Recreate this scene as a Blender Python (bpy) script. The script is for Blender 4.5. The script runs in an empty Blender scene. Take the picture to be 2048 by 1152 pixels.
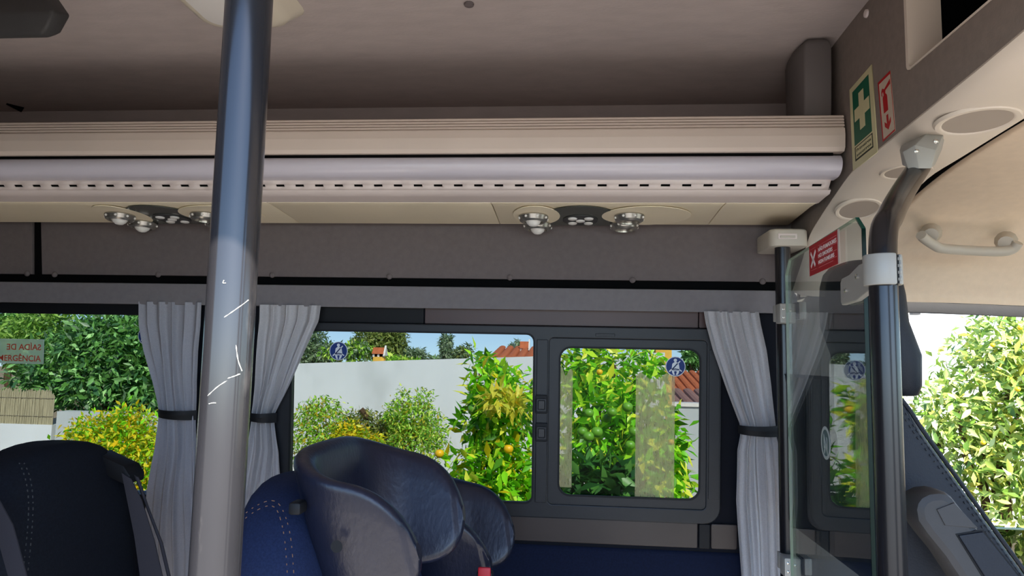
import bpy, bmesh, math, random
import numpy as np
from mathutils import Matrix, Vector
random.seed(7); RNG = np.random.default_rng(7)
S = bpy.context.scene; COL = S.collection
R = math.radians

# ------------------------------------------------------------------ camera, sky, sun, exposure
F = 1400.0; CZ = 1.35                         # focal length in pixels of the 2048 wide frame, eye height above the bus floor
cam_data = bpy.data.cameras.new('camera'); cam_data.lens = F/2048*36; cam_data.sensor_width = 36
cam_data.clip_start = .02; cam_data.clip_end = 500
cam = bpy.data.objects.new('camera', cam_data); COL.objects.link(cam); S.camera = cam
CROT = Matrix.Rotation(R(4.9), 3, 'Z') @ Matrix.Rotation(R(90+5.7), 3, 'X') @ Matrix.Rotation(.0202, 3, 'Z')
CPOS = Vector((0, 0, CZ))
cam.matrix_world = Matrix.Translation(CPOS) @ CROT.to_4x4()
world = bpy.data.worlds.new('sky'); S.world = world; world.use_nodes = True
wn = world.node_tree; bg = wn.nodes['Background']
sky = wn.nodes.new('ShaderNodeTexSky'); sky.sky_type = 'NISHITA'; sky.sun_disc = False
SUN_DIR = Vector((-.38, .80, -.80)).normalized()          # the way the sunlight travels
sky.sun_elevation = math.asin(-SUN_DIR.z); sky.sun_rotation = math.atan2(-SUN_DIR.x, -SUN_DIR.y)
sky.air_density = 1.0; sky.dust_density = .3; sky.ozone_density = 2
tint = wn.nodes.new('ShaderNodeMix'); tint.data_type = 'RGBA'; tint.blend_type = 'MULTIPLY'; tint.inputs[0].default_value = 1; tint.inputs[7].default_value = (.95, 1.0, 1.08, 1)
gco = wn.nodes.new('ShaderNodeTexCoord'); up = wn.nodes.new('ShaderNodeVectorMath'); up.inputs[1].default_value = (0, 0, .09)
nrmz = wn.nodes.new('ShaderNodeVectorMath'); nrmz.operation = 'NORMALIZE'
wn.links.new(gco.outputs['Generated'], up.inputs[0]); wn.links.new(up.outputs[0], nrmz.inputs[0]); wn.links.new(nrmz.outputs[0], sky.inputs[0])
wn.links.new(sky.outputs[0], tint.inputs[6]); wn.links.new(tint.outputs[2], bg.inputs[0]); bg.inputs[1].default_value = .27
sd = bpy.data.lights.new('sun', 'SUN'); sd.energy = 8.5; sd.angle = R(.6); sd.color = (1, .95, .87)
sun = bpy.data.objects.new('sun', sd); COL.objects.link(sun); sun.location = (3, -6, 8)
sun.rotation_euler = SUN_DIR.to_track_quat('-Z', 'Y').to_euler()
vs = S.view_settings; vs.view_transform = 'Standard'; vs.look = 'None'; vs.gamma = 1; vs.use_curve_mapping = False
vs.exposure = 1.12
S.cycles.max_bounces = 14; S.cycles.diffuse_bounces = 6; S.cycles.transparent_max_bounces = 24

# ------------------------------------------------------------------ measuring: a photo point on a real plane
def ray(x, y): return CROT @ Vector(((x-1024)/F, -(y-576)/F, -1))
def PY(x, y, Y): d = ray(x, y); return CPOS + d*(Y/d.y)
def PX(x, y, X): d = ray(x, y); return CPOS + d*(X/d.x)
LEAN = .08; WN = Vector((0, -1, -LEAN)).normalized(); WV = Vector((0, -LEAN, 1)).normalized(); WO = Vector((0, 2.0, CZ))
def W(x, y, off=0):                            # the leaning side wall: (u, v) on the wall
    d = ray(x, y); o = WO + WN*off; t = (o-CPOS).dot(WN)/d.dot(WN); p = CPOS + d*t
    return (p.x, (p-o).dot(WV))
def WM(off=0):
    o = WO + WN*off
    return Matrix(((1, 0, WN.x, o.x), (0, WV.y, WN.y, o.y), (0, WV.z, WN.z, o.z), (0, 0, 0, 1)))
def WP(u, v, off=0): return WM(off) @ Vector((u, v, 0))

# ------------------------------------------------------------------ materials
def lin(h):
    c = [int(h[i:i+2], 16)/255 for i in (0, 2, 4)]
    return tuple(x/12.92 if x <= .04045 else ((x+.055)/1.055)**2.4 for x in c) + (1,)
def nd(nt, t, **k):
    n = nt.nodes.new(t)
    for a, v in k.items(): setattr(n, a, v)
    return n
def base_mat(name):
    m = bpy.data.materials.new(name); m.use_nodes = True; nt = m.node_tree
    return m, nt, nt.nodes['Principled BSDF'], nt.nodes['Material Output']
def mat(name, col, rough=.5, spec=.5, metal=0, var=.12, vscale=6, bump=0, bscale=200, stretch=(1, 1, 1), wear=None, wscale=14, coat=0):
    m, nt, p, out = base_mat(name); c = lin(col); L = nt.links.new
    tc = nd(nt, 'ShaderNodeTexCoord'); mp = nd(nt, 'ShaderNodeMapping'); mp.inputs['Scale'].default_value = stretch
    geo = nd(nt, 'ShaderNodeNewGeometry'); L(geo.outputs['Position'], mp.inputs[0])
    n1 = nd(nt, 'ShaderNodeTexNoise'); n1.inputs['Scale'].default_value = vscale; n1.inputs['Detail'].default_value = 4
    L(mp.outputs[0], n1.inputs['Vector'])
    r = nd(nt, 'ShaderNodeValToRGB'); L(n1.outputs[0], r.inputs[0])
    r.color_ramp.elements[0].position = .3; r.color_ramp.elements[1].position = .7
    r.color_ramp.elements[0].color = tuple(x*(1-var) for x in c[:3])+(1,); r.color_ramp.elements[1].color = tuple(min(1, x*(1+var)) for x in c[:3])+(1,)
    csrc = r.outputs[0]
    if wear:
        n3 = nd(nt, 'ShaderNodeTexNoise'); n3.inputs['Scale'].default_value = wscale; n3.inputs['Detail'].default_value = 6
        L(mp.outputs[0], n3.inputs['Vector'])
        r3 = nd(nt, 'ShaderNodeValToRGB'); r3.color_ramp.elements[0].position = .62; r3.color_ramp.elements[1].position = .74; L(n3.outputs[0], r3.inputs[0])
        mx = nd(nt, 'ShaderNodeMix', data_type='RGBA'); L(r3.outputs[0], mx.inputs[0]); L(csrc, mx.inputs[6]); mx.inputs[7].default_value = lin(wear)
        csrc = mx.outputs[2]
    L(csrc, p.inputs['Base Color'])
    p.inputs['Roughness'].default_value = rough; p.inputs['Specular IOR Level'].default_value = spec; p.inputs['Metallic'].default_value = metal
    p.inputs['Coat Weight'].default_value = coat; p.inputs['Coat Roughness'].default_value = .15
    if bump:
        n2 = nd(nt, 'ShaderNodeTexNoise'); n2.inputs['Scale'].default_value = bscale; n2.inputs['Detail'].default_value = 3
        L(mp.outputs[0], n2.inputs['Vector'])
        b = nd(nt, 'ShaderNodeBump'); b.inputs['Strength'].default_value = bump; b.inputs['Distance'].default_value = .002
        L(n2.outputs[0], b.inputs['Height']); L(b.outputs[0], p.inputs['Normal'])
    return m
def flat(name, col, rough=.5): return mat(name, col, rough, .3, var=.04, vscale=20)
def glass_mat(name, tint, ior=1.5, rough=0):    # clear or tinted pane: lets light straight through, reflects by Fresnel
    m = bpy.data.materials.new(name); m.use_nodes = True; nt = m.node_tree; nt.nodes.remove(nt.nodes['Principled BSDF'])
    out = nt.nodes['Material Output']; L = nt.links.new
    t = nd(nt, 'ShaderNodeBsdfTransparent'); t.inputs[0].default_value = tint
    g = nd(nt, 'ShaderNodeBsdfGlossy'); g.inputs['Roughness'].default_value = rough; g.inputs[0].default_value = (1, 1, 1, 1)
    geo = nd(nt, 'ShaderNodeNewGeometry')
    mi = nd(nt, 'ShaderNodeMix', data_type='FLOAT'); mi.inputs[2].default_value = ior; mi.inputs[3].default_value = 1/ior
    L(geo.outputs['Backfacing'], mi.inputs[0])
    f = nd(nt, 'ShaderNodeFresnel'); L(mi.outputs[0], f.inputs[0])
    mx = nd(nt, 'ShaderNodeMixShader'); L(f.outputs[0], mx.inputs[0]); L(t.outputs[0], mx.inputs[1]); L(g.outputs[0], mx.inputs[2]); L(mx.outputs[0], out.inputs[0])
    return m
def leaf_mat(name, cols, per_object=False, trans=.35, rough=.38):
    m, nt, p, out = base_mat(name); L = nt.links.new
    if per_object: src = nd(nt, 'ShaderNodeObjectInfo').outputs['Random']
    else: src = nd(nt, 'ShaderNodeNewGeometry').outputs['Random Per Island']
    r = nd(nt, 'ShaderNodeValToRGB'); r.color_ramp.interpolation = 'CONSTANT'
    e = r.color_ramp.elements; e[0].color = lin(cols[0]); e[1].position = 1/len(cols); e[1].color = lin(cols[1])
    for i, c in enumerate(cols[2:]): x = e.new((i+2)/len(cols)); x.color = lin(c)
    L(src, r.inputs[0]); L(r.outputs[0], p.inputs['Base Color']); p.inputs['Roughness'].default_value = rough; p.inputs['Specular IOR Level'].default_value = .4
    t = nd(nt, 'ShaderNodeBsdfTranslucent'); L(r.outputs[0], t.inputs[0])
    mx = nd(nt, 'ShaderNodeMixShader'); mx.inputs[0].default_value = trans
    L(p.outputs[0], mx.inputs[1]); L(t.outputs[0], mx.inputs[2]); L(mx.outputs[0], out.inputs[0])
    return m
def cloth_mat(name, col, sheer=.0, worn=None):
    m, nt, p, out = base_mat(name); L = nt.links.new; c = lin(col)
    tc = nd(nt, 'ShaderNodeTexCoord'); geo = nd(nt, 'ShaderNodeNewGeometry')
    w = nd(nt, 'ShaderNodeTexBrick'); w.inputs['Scale'].default_value = 190; L(tc.outputs['UV'], w.inputs['Vector'])
    w.inputs['Color1'].default_value = c; w.inputs['Color2'].default_value = tuple(x*.85 for x in c[:3])+(1,); w.inputs['Mortar'].default_value = tuple(x*.45 for x in c[:3])+(1,)
    w.inputs['Mortar Size'].default_value = .028
    L(w.outputs[0], p.inputs['Base Color']); p.inputs['Roughness'].default_value = .9; p.inputs['Specular IOR Level'].default_value = .15
    t = nd(nt, 'ShaderNodeBsdfTranslucent'); L(w.outputs[0], t.inputs[0])
    mx = nd(nt, 'ShaderNodeMixShader'); mx.inputs[0].default_value = .12; L(p.outputs[0], mx.inputs[1]); L(t.outputs[0], mx.inputs[2])
    last = mx.outputs[0]
    if worn:                                    # a worn, see-through patch in the weave (an ellipse in cloth coordinates)
        u0, v0, ru, rv = worn
        sep = nd(nt, 'ShaderNodeSeparateXYZ'); L(tc.outputs['UV'], sep.inputs[0])
        def term(o, c0, rr):
            a = nd(nt, 'ShaderNodeMath', operation='SUBTRACT'); L(o, a.inputs[0]); a.inputs[1].default_value = c0
            b = nd(nt, 'ShaderNodeMath', operation='DIVIDE'); L(a.outputs[0], b.inputs[0]); b.inputs[1].default_value = rr
            q = nd(nt, 'ShaderNodeMath', operation='MULTIPLY'); L(b.outputs[0], q.inputs[0]); L(b.outputs[0], q.inputs[1]); return q.outputs[0]
        s = nd(nt, 'ShaderNodeMath', operation='ADD'); L(term(sep.outputs[0], u0, ru), s.inputs[0]); L(term(sep.outputs[1], v0, rv), s.inputs[1])
        lt = nd(nt, 'ShaderNodeMath', operation='LESS_THAN'); L(s.outputs[0], lt.inputs[0]); lt.inputs[1].default_value = 1
        k = nd(nt, 'ShaderNodeMath', operation='MULTIPLY'); L(lt.outputs[0], k.inputs[0]); k.inputs[1].default_value = .8
        tr = nd(nt, 'ShaderNodeBsdfTransparent'); mz = nd(nt, 'ShaderNodeMixShader'); L(k.outputs[0], mz.inputs[0]); L(last, mz.inputs[1]); L(tr.outputs[0], mz.inputs[2]); last = mz.outputs[0]
    L(last, out.inputs[0]); return m
M = {}
M['ceiling'] = mat('ceiling_fabric', 'b4a8a3', .95, .1, var=.05, vscale=40, bump=.25, bscale=260, stretch=(.35, 1, 1))
M['panel'] = mat('panel_fabric', '6a6160', .9, .15, var=.06, vscale=60, bump=.2, bscale=300)
M['header'] = mat('header_fabric', '887c74', .95, .1, var=.06, vscale=60, bump=.2, bscale=300)
M['valance'] = mat('valance_fabric', '716d6f', .85, .2, var=.05, vscale=60, bump=.15, bscale=300)
M['lip'] = mat('rack_aluminium', 'd0c0b4', .42, .5, var=.03)
M['tube'] = mat('rack_light_cover', 'c9c3cc', .25, .6, var=.02)
M['fascia'] = mat('rack_fascia', 'd8cac4', .5, .4, var=.03)
M['cream'] = mat('cream_plastic', 'e6d8bc', .45, .4, var=.05, vscale=5)
M['navyfab'] = mat('navy_fabric', '1b2540', .9, .15, var=.2, vscale=300, bump=.3, bscale=500)
M['wallnavy'] = mat('navy_wall_lining', '070a14', .8, .2, var=.1, vscale=40)
M['blackcloth'] = mat('black_fabric', '161a22', .92, .15, var=.2, vscale=200, bump=.3, bscale=420)
M['leather'] = mat('black_leather', '161a2a', .36, .5, var=.08, vscale=30, bump=.35, bscale=130, stretch=(1, 1, .5))
M['driver'] = mat('dark_blue_leatherette', '101722', .55, .4, var=.06, vscale=60, bump=.2, bscale=350)
M['frame'] = mat('window_frame_plastic', '1a1d22', .45, .4, var=.05, vscale=30, bump=.1, bscale=300)
M['framedark'] = mat('window_seal_rubber', '0c0e12', .6, .3, var=.05)
M['brown'] = mat('brown_black_plastic', '382f2c', .4, .45, var=.12, vscale=5)
M['redbrown'] = mat('body_metal_with_reflection', '402622', .4, .5, var=.15, vscale=4)  # red-brown reflection on the dark metal is put into its colour
M['black'] = mat('black_gap', '050506', .8, .1, var=.05)
M['pole'] = mat('painted_pole', '1c1b1d', .26, .5, var=.1, vscale=10, coat=.15)
M['poleworn'] = mat('worn_painted_pole', '2a292b', .17, .5, var=.08, vscale=30, wear='565250', wscale=26, stretch=(1, 1, .35), coat=.15)
M['bracket'] = mat('grey_bracket', 'a19f98', .4, .5, var=.04)
M['bracketcream'] = mat('cream_bracket', 'b5ac9e', .45, .4, var=.04)
M['soffit'] = mat('cab_moulding', 'ded0c0', .55, .3, var=.03, bump=.08, bscale=400)
M['cap'] = mat('moulding_recess_shade', 'a89a8e', .6, .3, var=.03)  # shade inside the moulding recesses, put into the colour
M['headliner'] = mat('cab_headliner', 'e6d0b6', .9, .15, var=.03, vscale=50, bump=.15, bscale=300)
M['pillar'] = mat('pillar_trim', '6a6762', .7, .2, var=.04)
M['darkplastic'] = mat('dark_grey_plastic', '3b3a3a', .55, .4, var=.05, vscale=30, bump=.1, bscale=300)
M['support'] = mat('rack_support_plastic', '66605e', .55, .4, var=.04)
M['chrome'] = mat('chromed_plastic', 'b4b0a8', .25, .5, metal=.85, var=.05)
M['lens'] = mat('lamp_lens', 'e4e0da', .3, .5, var=.03)
M['lensgrey'] = mat('console_dark_glass', '40433c', .12, .6, var=.05)
M['white'] = flat('white_plastic', 'e2ddd2', .4)
M['lampcream'] = mat('lamp_housing', 'd9cfbb', .4, .4, var=.02)
M['stitch'] = flat('thread_tan', '6a5140', .8)
M['thread'] = flat('thread_grey', '3a3d40', .8)
M['belt'] = mat('belt_webbing', '35343a', .8, .2, var=.1, vscale=300, stretch=(8, 8, 1))
M['red'] = flat('red_plastic', 'a01020', .4)
M['floor'] = mat('bus_floor', 'ccc5be', .7, .3, var=.1, vscale=30)
M['side_window'] = glass_mat('tinted_window_glass', (.388, .402, .402, 1), 1.12)
M['cab_window'] = glass_mat('clear_window_glass', (.93, .96, .94, 1), 1.3)
M['partition'] = glass_mat('partition_glass', (.93, .955, .945, 1), 1.7)
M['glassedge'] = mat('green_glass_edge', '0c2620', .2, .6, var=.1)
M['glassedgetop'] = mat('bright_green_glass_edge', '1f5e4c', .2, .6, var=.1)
M['glassedgelit'] = mat('lit_glass_edge', '9fb39a', .2, .6, var=.1)  # lit copy of the glass edge, gleam put into the colour
M['steel'] = mat('screw_steel', 'c8c4bc', .25, .5, metal=.9, var=.03)

# ------------------------------------------------------------------ object helpers
def wloc(o):
    v = Vector((0, 0, 0))
    while o: v += o.location; o = o.parent
    return v
def tag(o, label=None, cat=None, group=None, kind=None):
    if label: o['label'] = label
    if cat: o['category'] = cat
    if group: o['group'] = group
    if kind: o['kind'] = kind
    return o
def empty(name, loc, label=None, cat=None, group=None, parent=None, kind=None):
    o = bpy.data.objects.new(name, None); COL.objects.link(o); o.empty_display_size = .05
    o.location = Vector(loc)-wloc(parent) if parent else Vector(loc); o.parent = parent
    return tag(o, label, cat, group, kind)
def place(name, me, m, parent=None, smooth=True, angle=38):
    """link a mesh given in world coordinates as one object, its origin at its centre"""
    if len(me.vertices):
        co = np.empty(len(me.vertices)*3); me.vertices.foreach_get('co', co); co = co.reshape(-1, 3)
        c = Vector((co.min(0)+co.max(0))/2)
    else: c = Vector((0, 0, 0))
    me.transform(Matrix.Translation(-c))
    if smooth:
        bm = bmesh.new(); bm.from_mesh(me)
        for f in bm.faces: f.smooth = True
        for e in bm.edges:
            if len(e.link_faces) == 2 and e.calc_face_angle(0) > R(angle): e.smooth = False
        bm.to_mesh(me); bm.free()
    for x in (m if isinstance(m, (list, tuple)) else [m]): me.materials.append(x)
    o = bpy.data.objects.new(name, me); COL.objects.link(o); o.parent = parent
    o.location = c - (wloc(parent) if parent else Vector((0, 0, 0)))
    return o
class MB:
    def __init__(s): s.v = []; s.f = []
    def add(s, vs, fs):
        b = len(s.v); s.v += [tuple(x) for x in vs]; s.f += [tuple(i+b for i in f) for f in fs]; return s
    def box(s, a, b, mtx=None):
        x0, y0, z0 = a; x1, y1, z1 = b
        vs = [Vector(p) for p in ((x0,y0,z0),(x1,y0,z0),(x1,y1,z0),(x0,y1,z0),(x0,y0,z1),(x1,y0,z1),(x1,y1,z1),(x0,y1,z1))]
        if mtx: vs = [mtx @ p for p in vs]
        return s.add(vs, [(0,3,2,1),(4,5,6,7),(0,1,5,4),(1,2,6,5),(2,3,7,6),(3,0,4,7)])
    def grid(s, rows, close_u=False, close_v=False):
        n = len(rows); k = len(rows[0]); fs = []
        for i in range(n-1+(1 if close_v else 0)):
            for j in range(k-1+(1 if close_u else 0)):
                fs.append((i*k+j, i*k+(j+1) % k, ((i+1) % n)*k+(j+1) % k, ((i+1) % n)*k+j))
        return s.add([p for r in rows for p in r], fs)
    def loops(s, rows, cap0=True, cap1=True):
        b = len(s.v); k = len(rows[0]); s.grid(rows, close_u=True)
        if cap0: s.f.append(tuple(b+i for i in reversed(range(k))))
        if cap1: s.f.append(tuple(b+(len(rows)-1)*k+i for i in range(k)))
        return s
    def tube(s, path, rad, n=12, cap=True):
        path = [Vector(p) for p in path]; rows = []; up = None
        for i, p in enumerate(path):
            t = (path[min(i+1, len(path)-1)]-path[max(i-1, 0)]).normalized()
            if up is None: up = t.orthogonal().normalized()
            up = (up - t*up.dot(t)).normalized(); w = t.cross(up)
            r = rad[i] if isinstance(rad, (list, tuple)) else rad
            rows.append([p + (up*math.cos(a)+w*math.sin(a))*r for a in [2*math.pi*j/n for j in range(n)]])
        return s.loops(rows, cap, cap)
    def lathe(s, prof, mtx, n=24, cap=True):
        rows = [[mtx @ Vector((r*math.cos(2*math.pi*j/n), r*math.sin(2*math.pi*j/n), z)) for j in range(n)] for r, z in prof]
        return s.loops(rows, cap, cap)
    def extrude(s, prof, x0, x1):              # closed (Y, Z) outline run along X
        return s.loops([[(x, y, z) for y, z in prof] for x in (x0, x1)])
    def mesh(s, bevel=0, seg=2, fix=True):
        me = bpy.data.meshes.new('m'); me.from_pydata(s.v, [], s.f)
        if fix or bevel:
            bm = bmesh.new(); bm.from_mesh(me); bmesh.ops.recalc_face_normals(bm, faces=bm.faces)
            if bevel:
                es = [e for e in bm.edges if len(e.link_faces) == 2 and e.calc_face_angle(0) > R(30)]
                bmesh.ops.bevel(bm, geom=es, offset=bevel, segments=seg, affect='EDGES', clamp_overlap=True, profile=.5)
            bm.to_mesh(me); bm.free()
        return me
    def build(s, name, m, parent=None, bevel=0, seg=2, smooth=True, angle=38): return place(name, s.mesh(bevel, seg), m, parent, smooth, angle)
def rrect(x0, y0, x1, y1, r=.01, n=6):
    pts = []
    for cx, cy, a in ((x1-r, y1-r, 0), (x0+r, y1-r, 90), (x0+r, y0+r, 180), (x1-r, y0+r, 270)):
        for i in range(n+1):
            t = R(a+90*i/n); pts.append((cx+r*math.cos(t), cy+r*math.sin(t)))
    return pts
def circ(cx, cy, r, n=32, ry=None): return [(cx+r*math.cos(2*math.pi*i/n), cy+(ry or r)*math.sin(2*math.pi*i/n)) for i in range(n)]
def plate(name, loops, mtx, depth, m, parent=None, bevel=0, smooth=False):
    """flat sheet with holes: outlines in the plane of mtx, thickness towards its local +z"""
    cu = bpy.data.curves.new('c', 'CURVE'); cu.dimensions = '2D'; cu.fill_mode = 'BOTH'
    cu.extrude = max(depth/2-bevel, 0); cu.bevel_depth = bevel; cu.bevel_resolution = 1
    if bevel: cu.offset = -bevel
    for lp in loops:
        sp = cu.splines.new('POLY'); sp.points.add(len(lp)-1); sp.use_cyclic_u = True
        for p, q in zip(sp.points, lp): p.co = (q[0], q[1], 0, 1)
    t = bpy.data.objects.new('t', cu); me = bpy.data.meshes.new_from_object(t)
    bpy.data.objects.remove(t); bpy.data.curves.remove(cu)
    me.materials.clear()
    me.transform(mtx @ Matrix.Translation((0, 0, depth/2)))
    return place(name, me, m, parent, bool(bevel) or smooth, 38)
def text(name, body, mtx, height, m, parent=None, width=None, mirror=False, thick=.0003, bold=0):
    cu = bpy.data.curves.new('f', 'FONT'); cu.body = body; cu.size = 1; cu.extrude = .5; cu.offset = bold; cu.resolution_u = 3
    t = bpy.data.objects.new('t', cu); me = bpy.data.meshes.new_from_object(t); bpy.data.objects.remove(t); bpy.data.curves.remove(cu)
    me.materials.clear()
    co = np.empty(len(me.vertices)*3); me.vertices.foreach_get('co', co); co = co.reshape(-1, 3); lo, hi = co.min(0), co.max(0)
    sy = height/.73; sx = (width/(hi[0]-lo[0])) if width else sy                # .73 is roughly the cap height of the face
    T = mtx @ Matrix.Diagonal((-1 if mirror else 1, 1, 1, 1)) @ Matrix.Diagonal((sx, sy, thick, 1)) @ Matrix.Translation((-(lo[0]+hi[0])/2 if width else -lo[0], 0, .5))
    me.transform(T)
    if mirror: me.flip_normals()
    return place(name, me, m, parent, False)
def copy_tree(o, delta=None, parent=None):
    c = o.copy(); COL.objects.link(c); c.parent = parent
    if delta is not None: c.location = o.location + Vector(delta)
    for ch in list(o.children): copy_tree(ch, None, c)
    return c
def struct(o): o['kind'] = 'structure'; return o

# ------------------------------------------------------------------ the bus shell
XB, XF = -3.2, 2.35                            # rear and front of the shell
def curve_path(pts, n=6):                      # smooth a polyline (Catmull-Rom)
    P = [Vector(p) for p in pts]; out = []
    for i in range(len(P)-1):
        p0, p1, p2, p3 = P[max(i-1, 0)], P[i], P[i+1], P[min(i+2, len(P)-1)]
        for k in range(n):
            t = k/n; out.append(.5*((2*p1)+(p2-p0)*t+(2*p0-5*p1+4*p2-p3)*t*t+(3*p1-p0-3*p2+p3)*t**3))
    return out+[P[-1]]
seam_z = PY(850, 214, 1.93).z
cp = curve_path([(0, .18, 2.06), (0, .5, 2.085), (0, 1.1, 2.095), (0, 1.5, 2.093), (0, 1.72, 2.082), (0, 1.86, 2.066), (0, 1.945, seam_z)], 5)
inner = [(p.y, p.z) for p in cp]
ceil = MB().extrude(inner + [(y, z+.05) for y, z in reversed(inner)], XB, .6).build('ceiling', M['ceiling']); struct(ceil)
b = MB().extrude([(1.931, seam_z+.004), (1.950, seam_z+.004), (1.985, 1.77), (1.967, 1.77)], XB, .6)
struct(b.build('trim_1', M['ceiling']))                                       # lining behind the rack
fl = MB().box((XB, .18, -.06), (XF, 2.14, 0)); struct(fl.build('floor', M['floor']))
wr = [[(XB, -.6), (XF, -.6), (XF, 2.13), (XB, 2.13)], rrect(-.84, .0, .60, 1.83, .06), rrect(.80, .0, 1.80, 1.74, .08)]  # unseen near cab door opening made full height to brighten the headliner
MR = Matrix(((1, 0, 0, 0), (0, 0, 1, .13), (0, 1, 0, 0), (0, 0, 0, 1)))
struct(plate('wall_right', wr, MR, .05, M['pillar']))
struct(MB().box((XB-.05, .13, -.6), (XB, 2.2, 2.14)).build('wall_back', M['panel']))
# windscreen wall and bulkhead roof of the cab
MXF = Matrix(((0, 0, 1, XF), (1, 0, 0, 0), (0, 1, 0, 0), (0, 0, 0, 1)))
struct(plate('wall_front', [[(.13, -.6), (2.16, -.6), (2.16, 2.13), (.13, 2.13)], rrect(.28, .95, 2.0, 1.7, .1)], MXF, .05, M['pillar']))
struct(plate('window_4', [rrect(.28, .95, 2.0, 1.7, .1)], MXF @ Matrix.Translation((0, 0, .02)), .006, M['cab_window']))

# side wall with its three window openings (leaning inwards)
WIN1 = (-3.0, -.425, -1.21, .105); WIN2 = (-.82, -.43, .385, .075); WIN3 = (.885, -.60, 1.9, .150)
WMo = WM(-.035)
side = [[(XB, -1.95), (.62, -1.95), (.62, .70), (XB, .70)], rrect(*WIN1, .04), rrect(WIN2[0], WIN2[1], WIN2[2], WIN2[3], .03)]
struct(plate('wall_left', side, WMo, .035, M['wallnavy']))
cab = [[(.62, -1.95), (XF, -1.95), (XF, .45), (.62, .45)], rrect(*WIN3, .05)]
struct(plate('door_1', cab, WMo, .035, M['framedark']))
# outside skin
# window 1 (rear passenger window)
w1 = struct(plate('window_1', [rrect(-3.04, -.46, -1.17, .15, .05), rrect(*WIN1, .04)], WM(.0), .008, M['framedark']))
plate('pane', [rrect(-3.0, -.42, -1.21, .105, .04)], WM(-.022), .004, M['side_window'], w1)
# window 2 (fixed pane and sliding sash)
w2 = empty('window_2', WP(-.2, -.45), kind='structure')
fr = plate('window_frame', [rrect(-.86, -.444, .414, .093, .045), rrect(-.808, -.404, -.104, .0695, .022), rrect(-.060, -.405, .374, .060, .012)], WM(0), .02, M['frame'], w2, .003)
plate('fixed_pane', [rrect(-.815, -.412, -.098, .076, .02)], WM(-.022), .004, M['side_window'], w2)
sash = plate('sliding_sash', [rrect(-.062, -.409, .376, .060, .012), rrect(-.0315, -.380, .3575, .035, .032)], WM(.002), .014, M['frame'], w2, .002)
plate('sash_seal', [rrect(-.0335, -.382, .3595, .037, .034), rrect(-.0285, -.377, .3545, .032, .030)], WM(.013), .005, M['framedark'], sash)
plate('sash_pane', [rrect(-.0335, -.382, .3595, .037, .034)], WM(.004), .004, M['side_window'], sash)
plate('fixed_seal', [rrect(-.811, -.407, -.101, .0725, .024), rrect(-.806, -.402, -.106, .0675, .02)], WM(.017), .005, M['framedark'], w2)
plate('post_cover', [rrect(-.0955, -.400, -.0645, .055, .003)], WM(.018), .008, M['frame'], w2, .0015)
plate('drain_cover', [rrect(.068, .067, .122, .0745, .002)], WM(.019), .004, M['frame'], w2, .001)
plate('side_cover', [rrect(.380, -.375, .409, .035, .003)], WM(.019), .004, M['frame'], w2, .001)
for py in (808, 864):
    u, v = W(1083, py, .025)
    lt = plate('latch', [rrect(u-.017, v-.026, u+.017, v+.026, .004)], WM(.024), .008, M['framedark'], w2, .002)
    plate('latch_rim', [rrect(u-.014, v-.020, u+.014, v+.016, .004), rrect(u-.0095, v-.014, u+.0095, v+.011, .003)], WM(.031), .004, M['frame'], lt, .001)
    plate('latch_button', [rrect(u-.0085, v-.013, u+.0085, v+.010, .002)], WM(.030), .005, M['darkplastic'], lt, .001)
# panels round window 2
t2 = empty('trim_2', WP(.1, -.48), kind='structure')
plate('sill_panel', [rrect(-.9, -.514, .355, -.446, .004)], WM(.0), .008, M['brown'], t2, .002)
plate('sill_clip', [rrect(.358, -.514, .388, -.447, .003)], WM(.0), .011, M['framedark'], t2, .002)
plate('sill_end', [rrect(.391, -.514, .462, -.446, .006)], WM(.0), .008, M['brown'], t2, .002)
plate('upper_panel', [rrect(-.42, .094, .352, .15, .003)], WM(.0), .006, M['redbrown'], t2, .001)
plate('upper_panel_dark', [rrect(-.86, .094, -.424, .15, .003)], WM(.0), .006, M['framedark'], t2, .001)  # dark end of the painted reflection gradient
plate('upper_clip', [rrect(.354, .094, .40, .15, .003)], WM(.0), .009, M['redbrown'], t2, .001)
# padded navy ledge under the window
lg = MB().extrude([(2.07, CZ-.52), (2.043, CZ-.522), (2.036, CZ-.53), (2.033, CZ-.56), (2.040, CZ-.62), (2.066, CZ-.9), (2.10, CZ-.9)], XB, .62)
M['ledge'] = mat('navy_ledge_fabric', '10172c', .9, .15, var=.2, vscale=200)
struct(lg.build('trim_3', M['ledge'], bevel=.004))
# upper wall lining: fabric panels, black joint, fabric valance that hides the curtain rail
t4 = empty('trim_4', WP(-.6, .3), kind='structure')
vt, vb = .396, .224
u_slit = W(76, 500, .01)[0]
plate('wall_panel', [[(XB, vb), (u_slit-.016, vb), (u_slit-.021, vt), (XB, vt)]], WM(.0), .012, M['panel'], t4, .002)
plate('wall_panel', [[(u_slit+.016, vb), (.61, vb), (.61, vt), (u_slit+.007, vt)]], WM(.0), .012, M['panel'], t4, .002)
plate('joint_strip', [[(XB, .196), (.61, .196), (.61, vt), (XB, vt)]], WM(-.003), .004, M['black'], t4)
for px, py in ((55,547),(110,549),(317,549),(545,550),(779,553),(1020,555),(1265,560),(1525,563)):
    u, v = W(px, py, .012)
    MB().lathe([(.0085, 0), (.0085, .003), (.006, .006), (.002, .0075)], WM(.012) @ Matrix.Translation((u, v, 0)), 16).build('panel_stud', M['panel'], t4)
t5 = struct(plate('trim_5', [[(XB, .138), (.61, .138), (.61, .200), (XB, .200)]], WM(.006), .03, M['valance'], None, .003))
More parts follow.
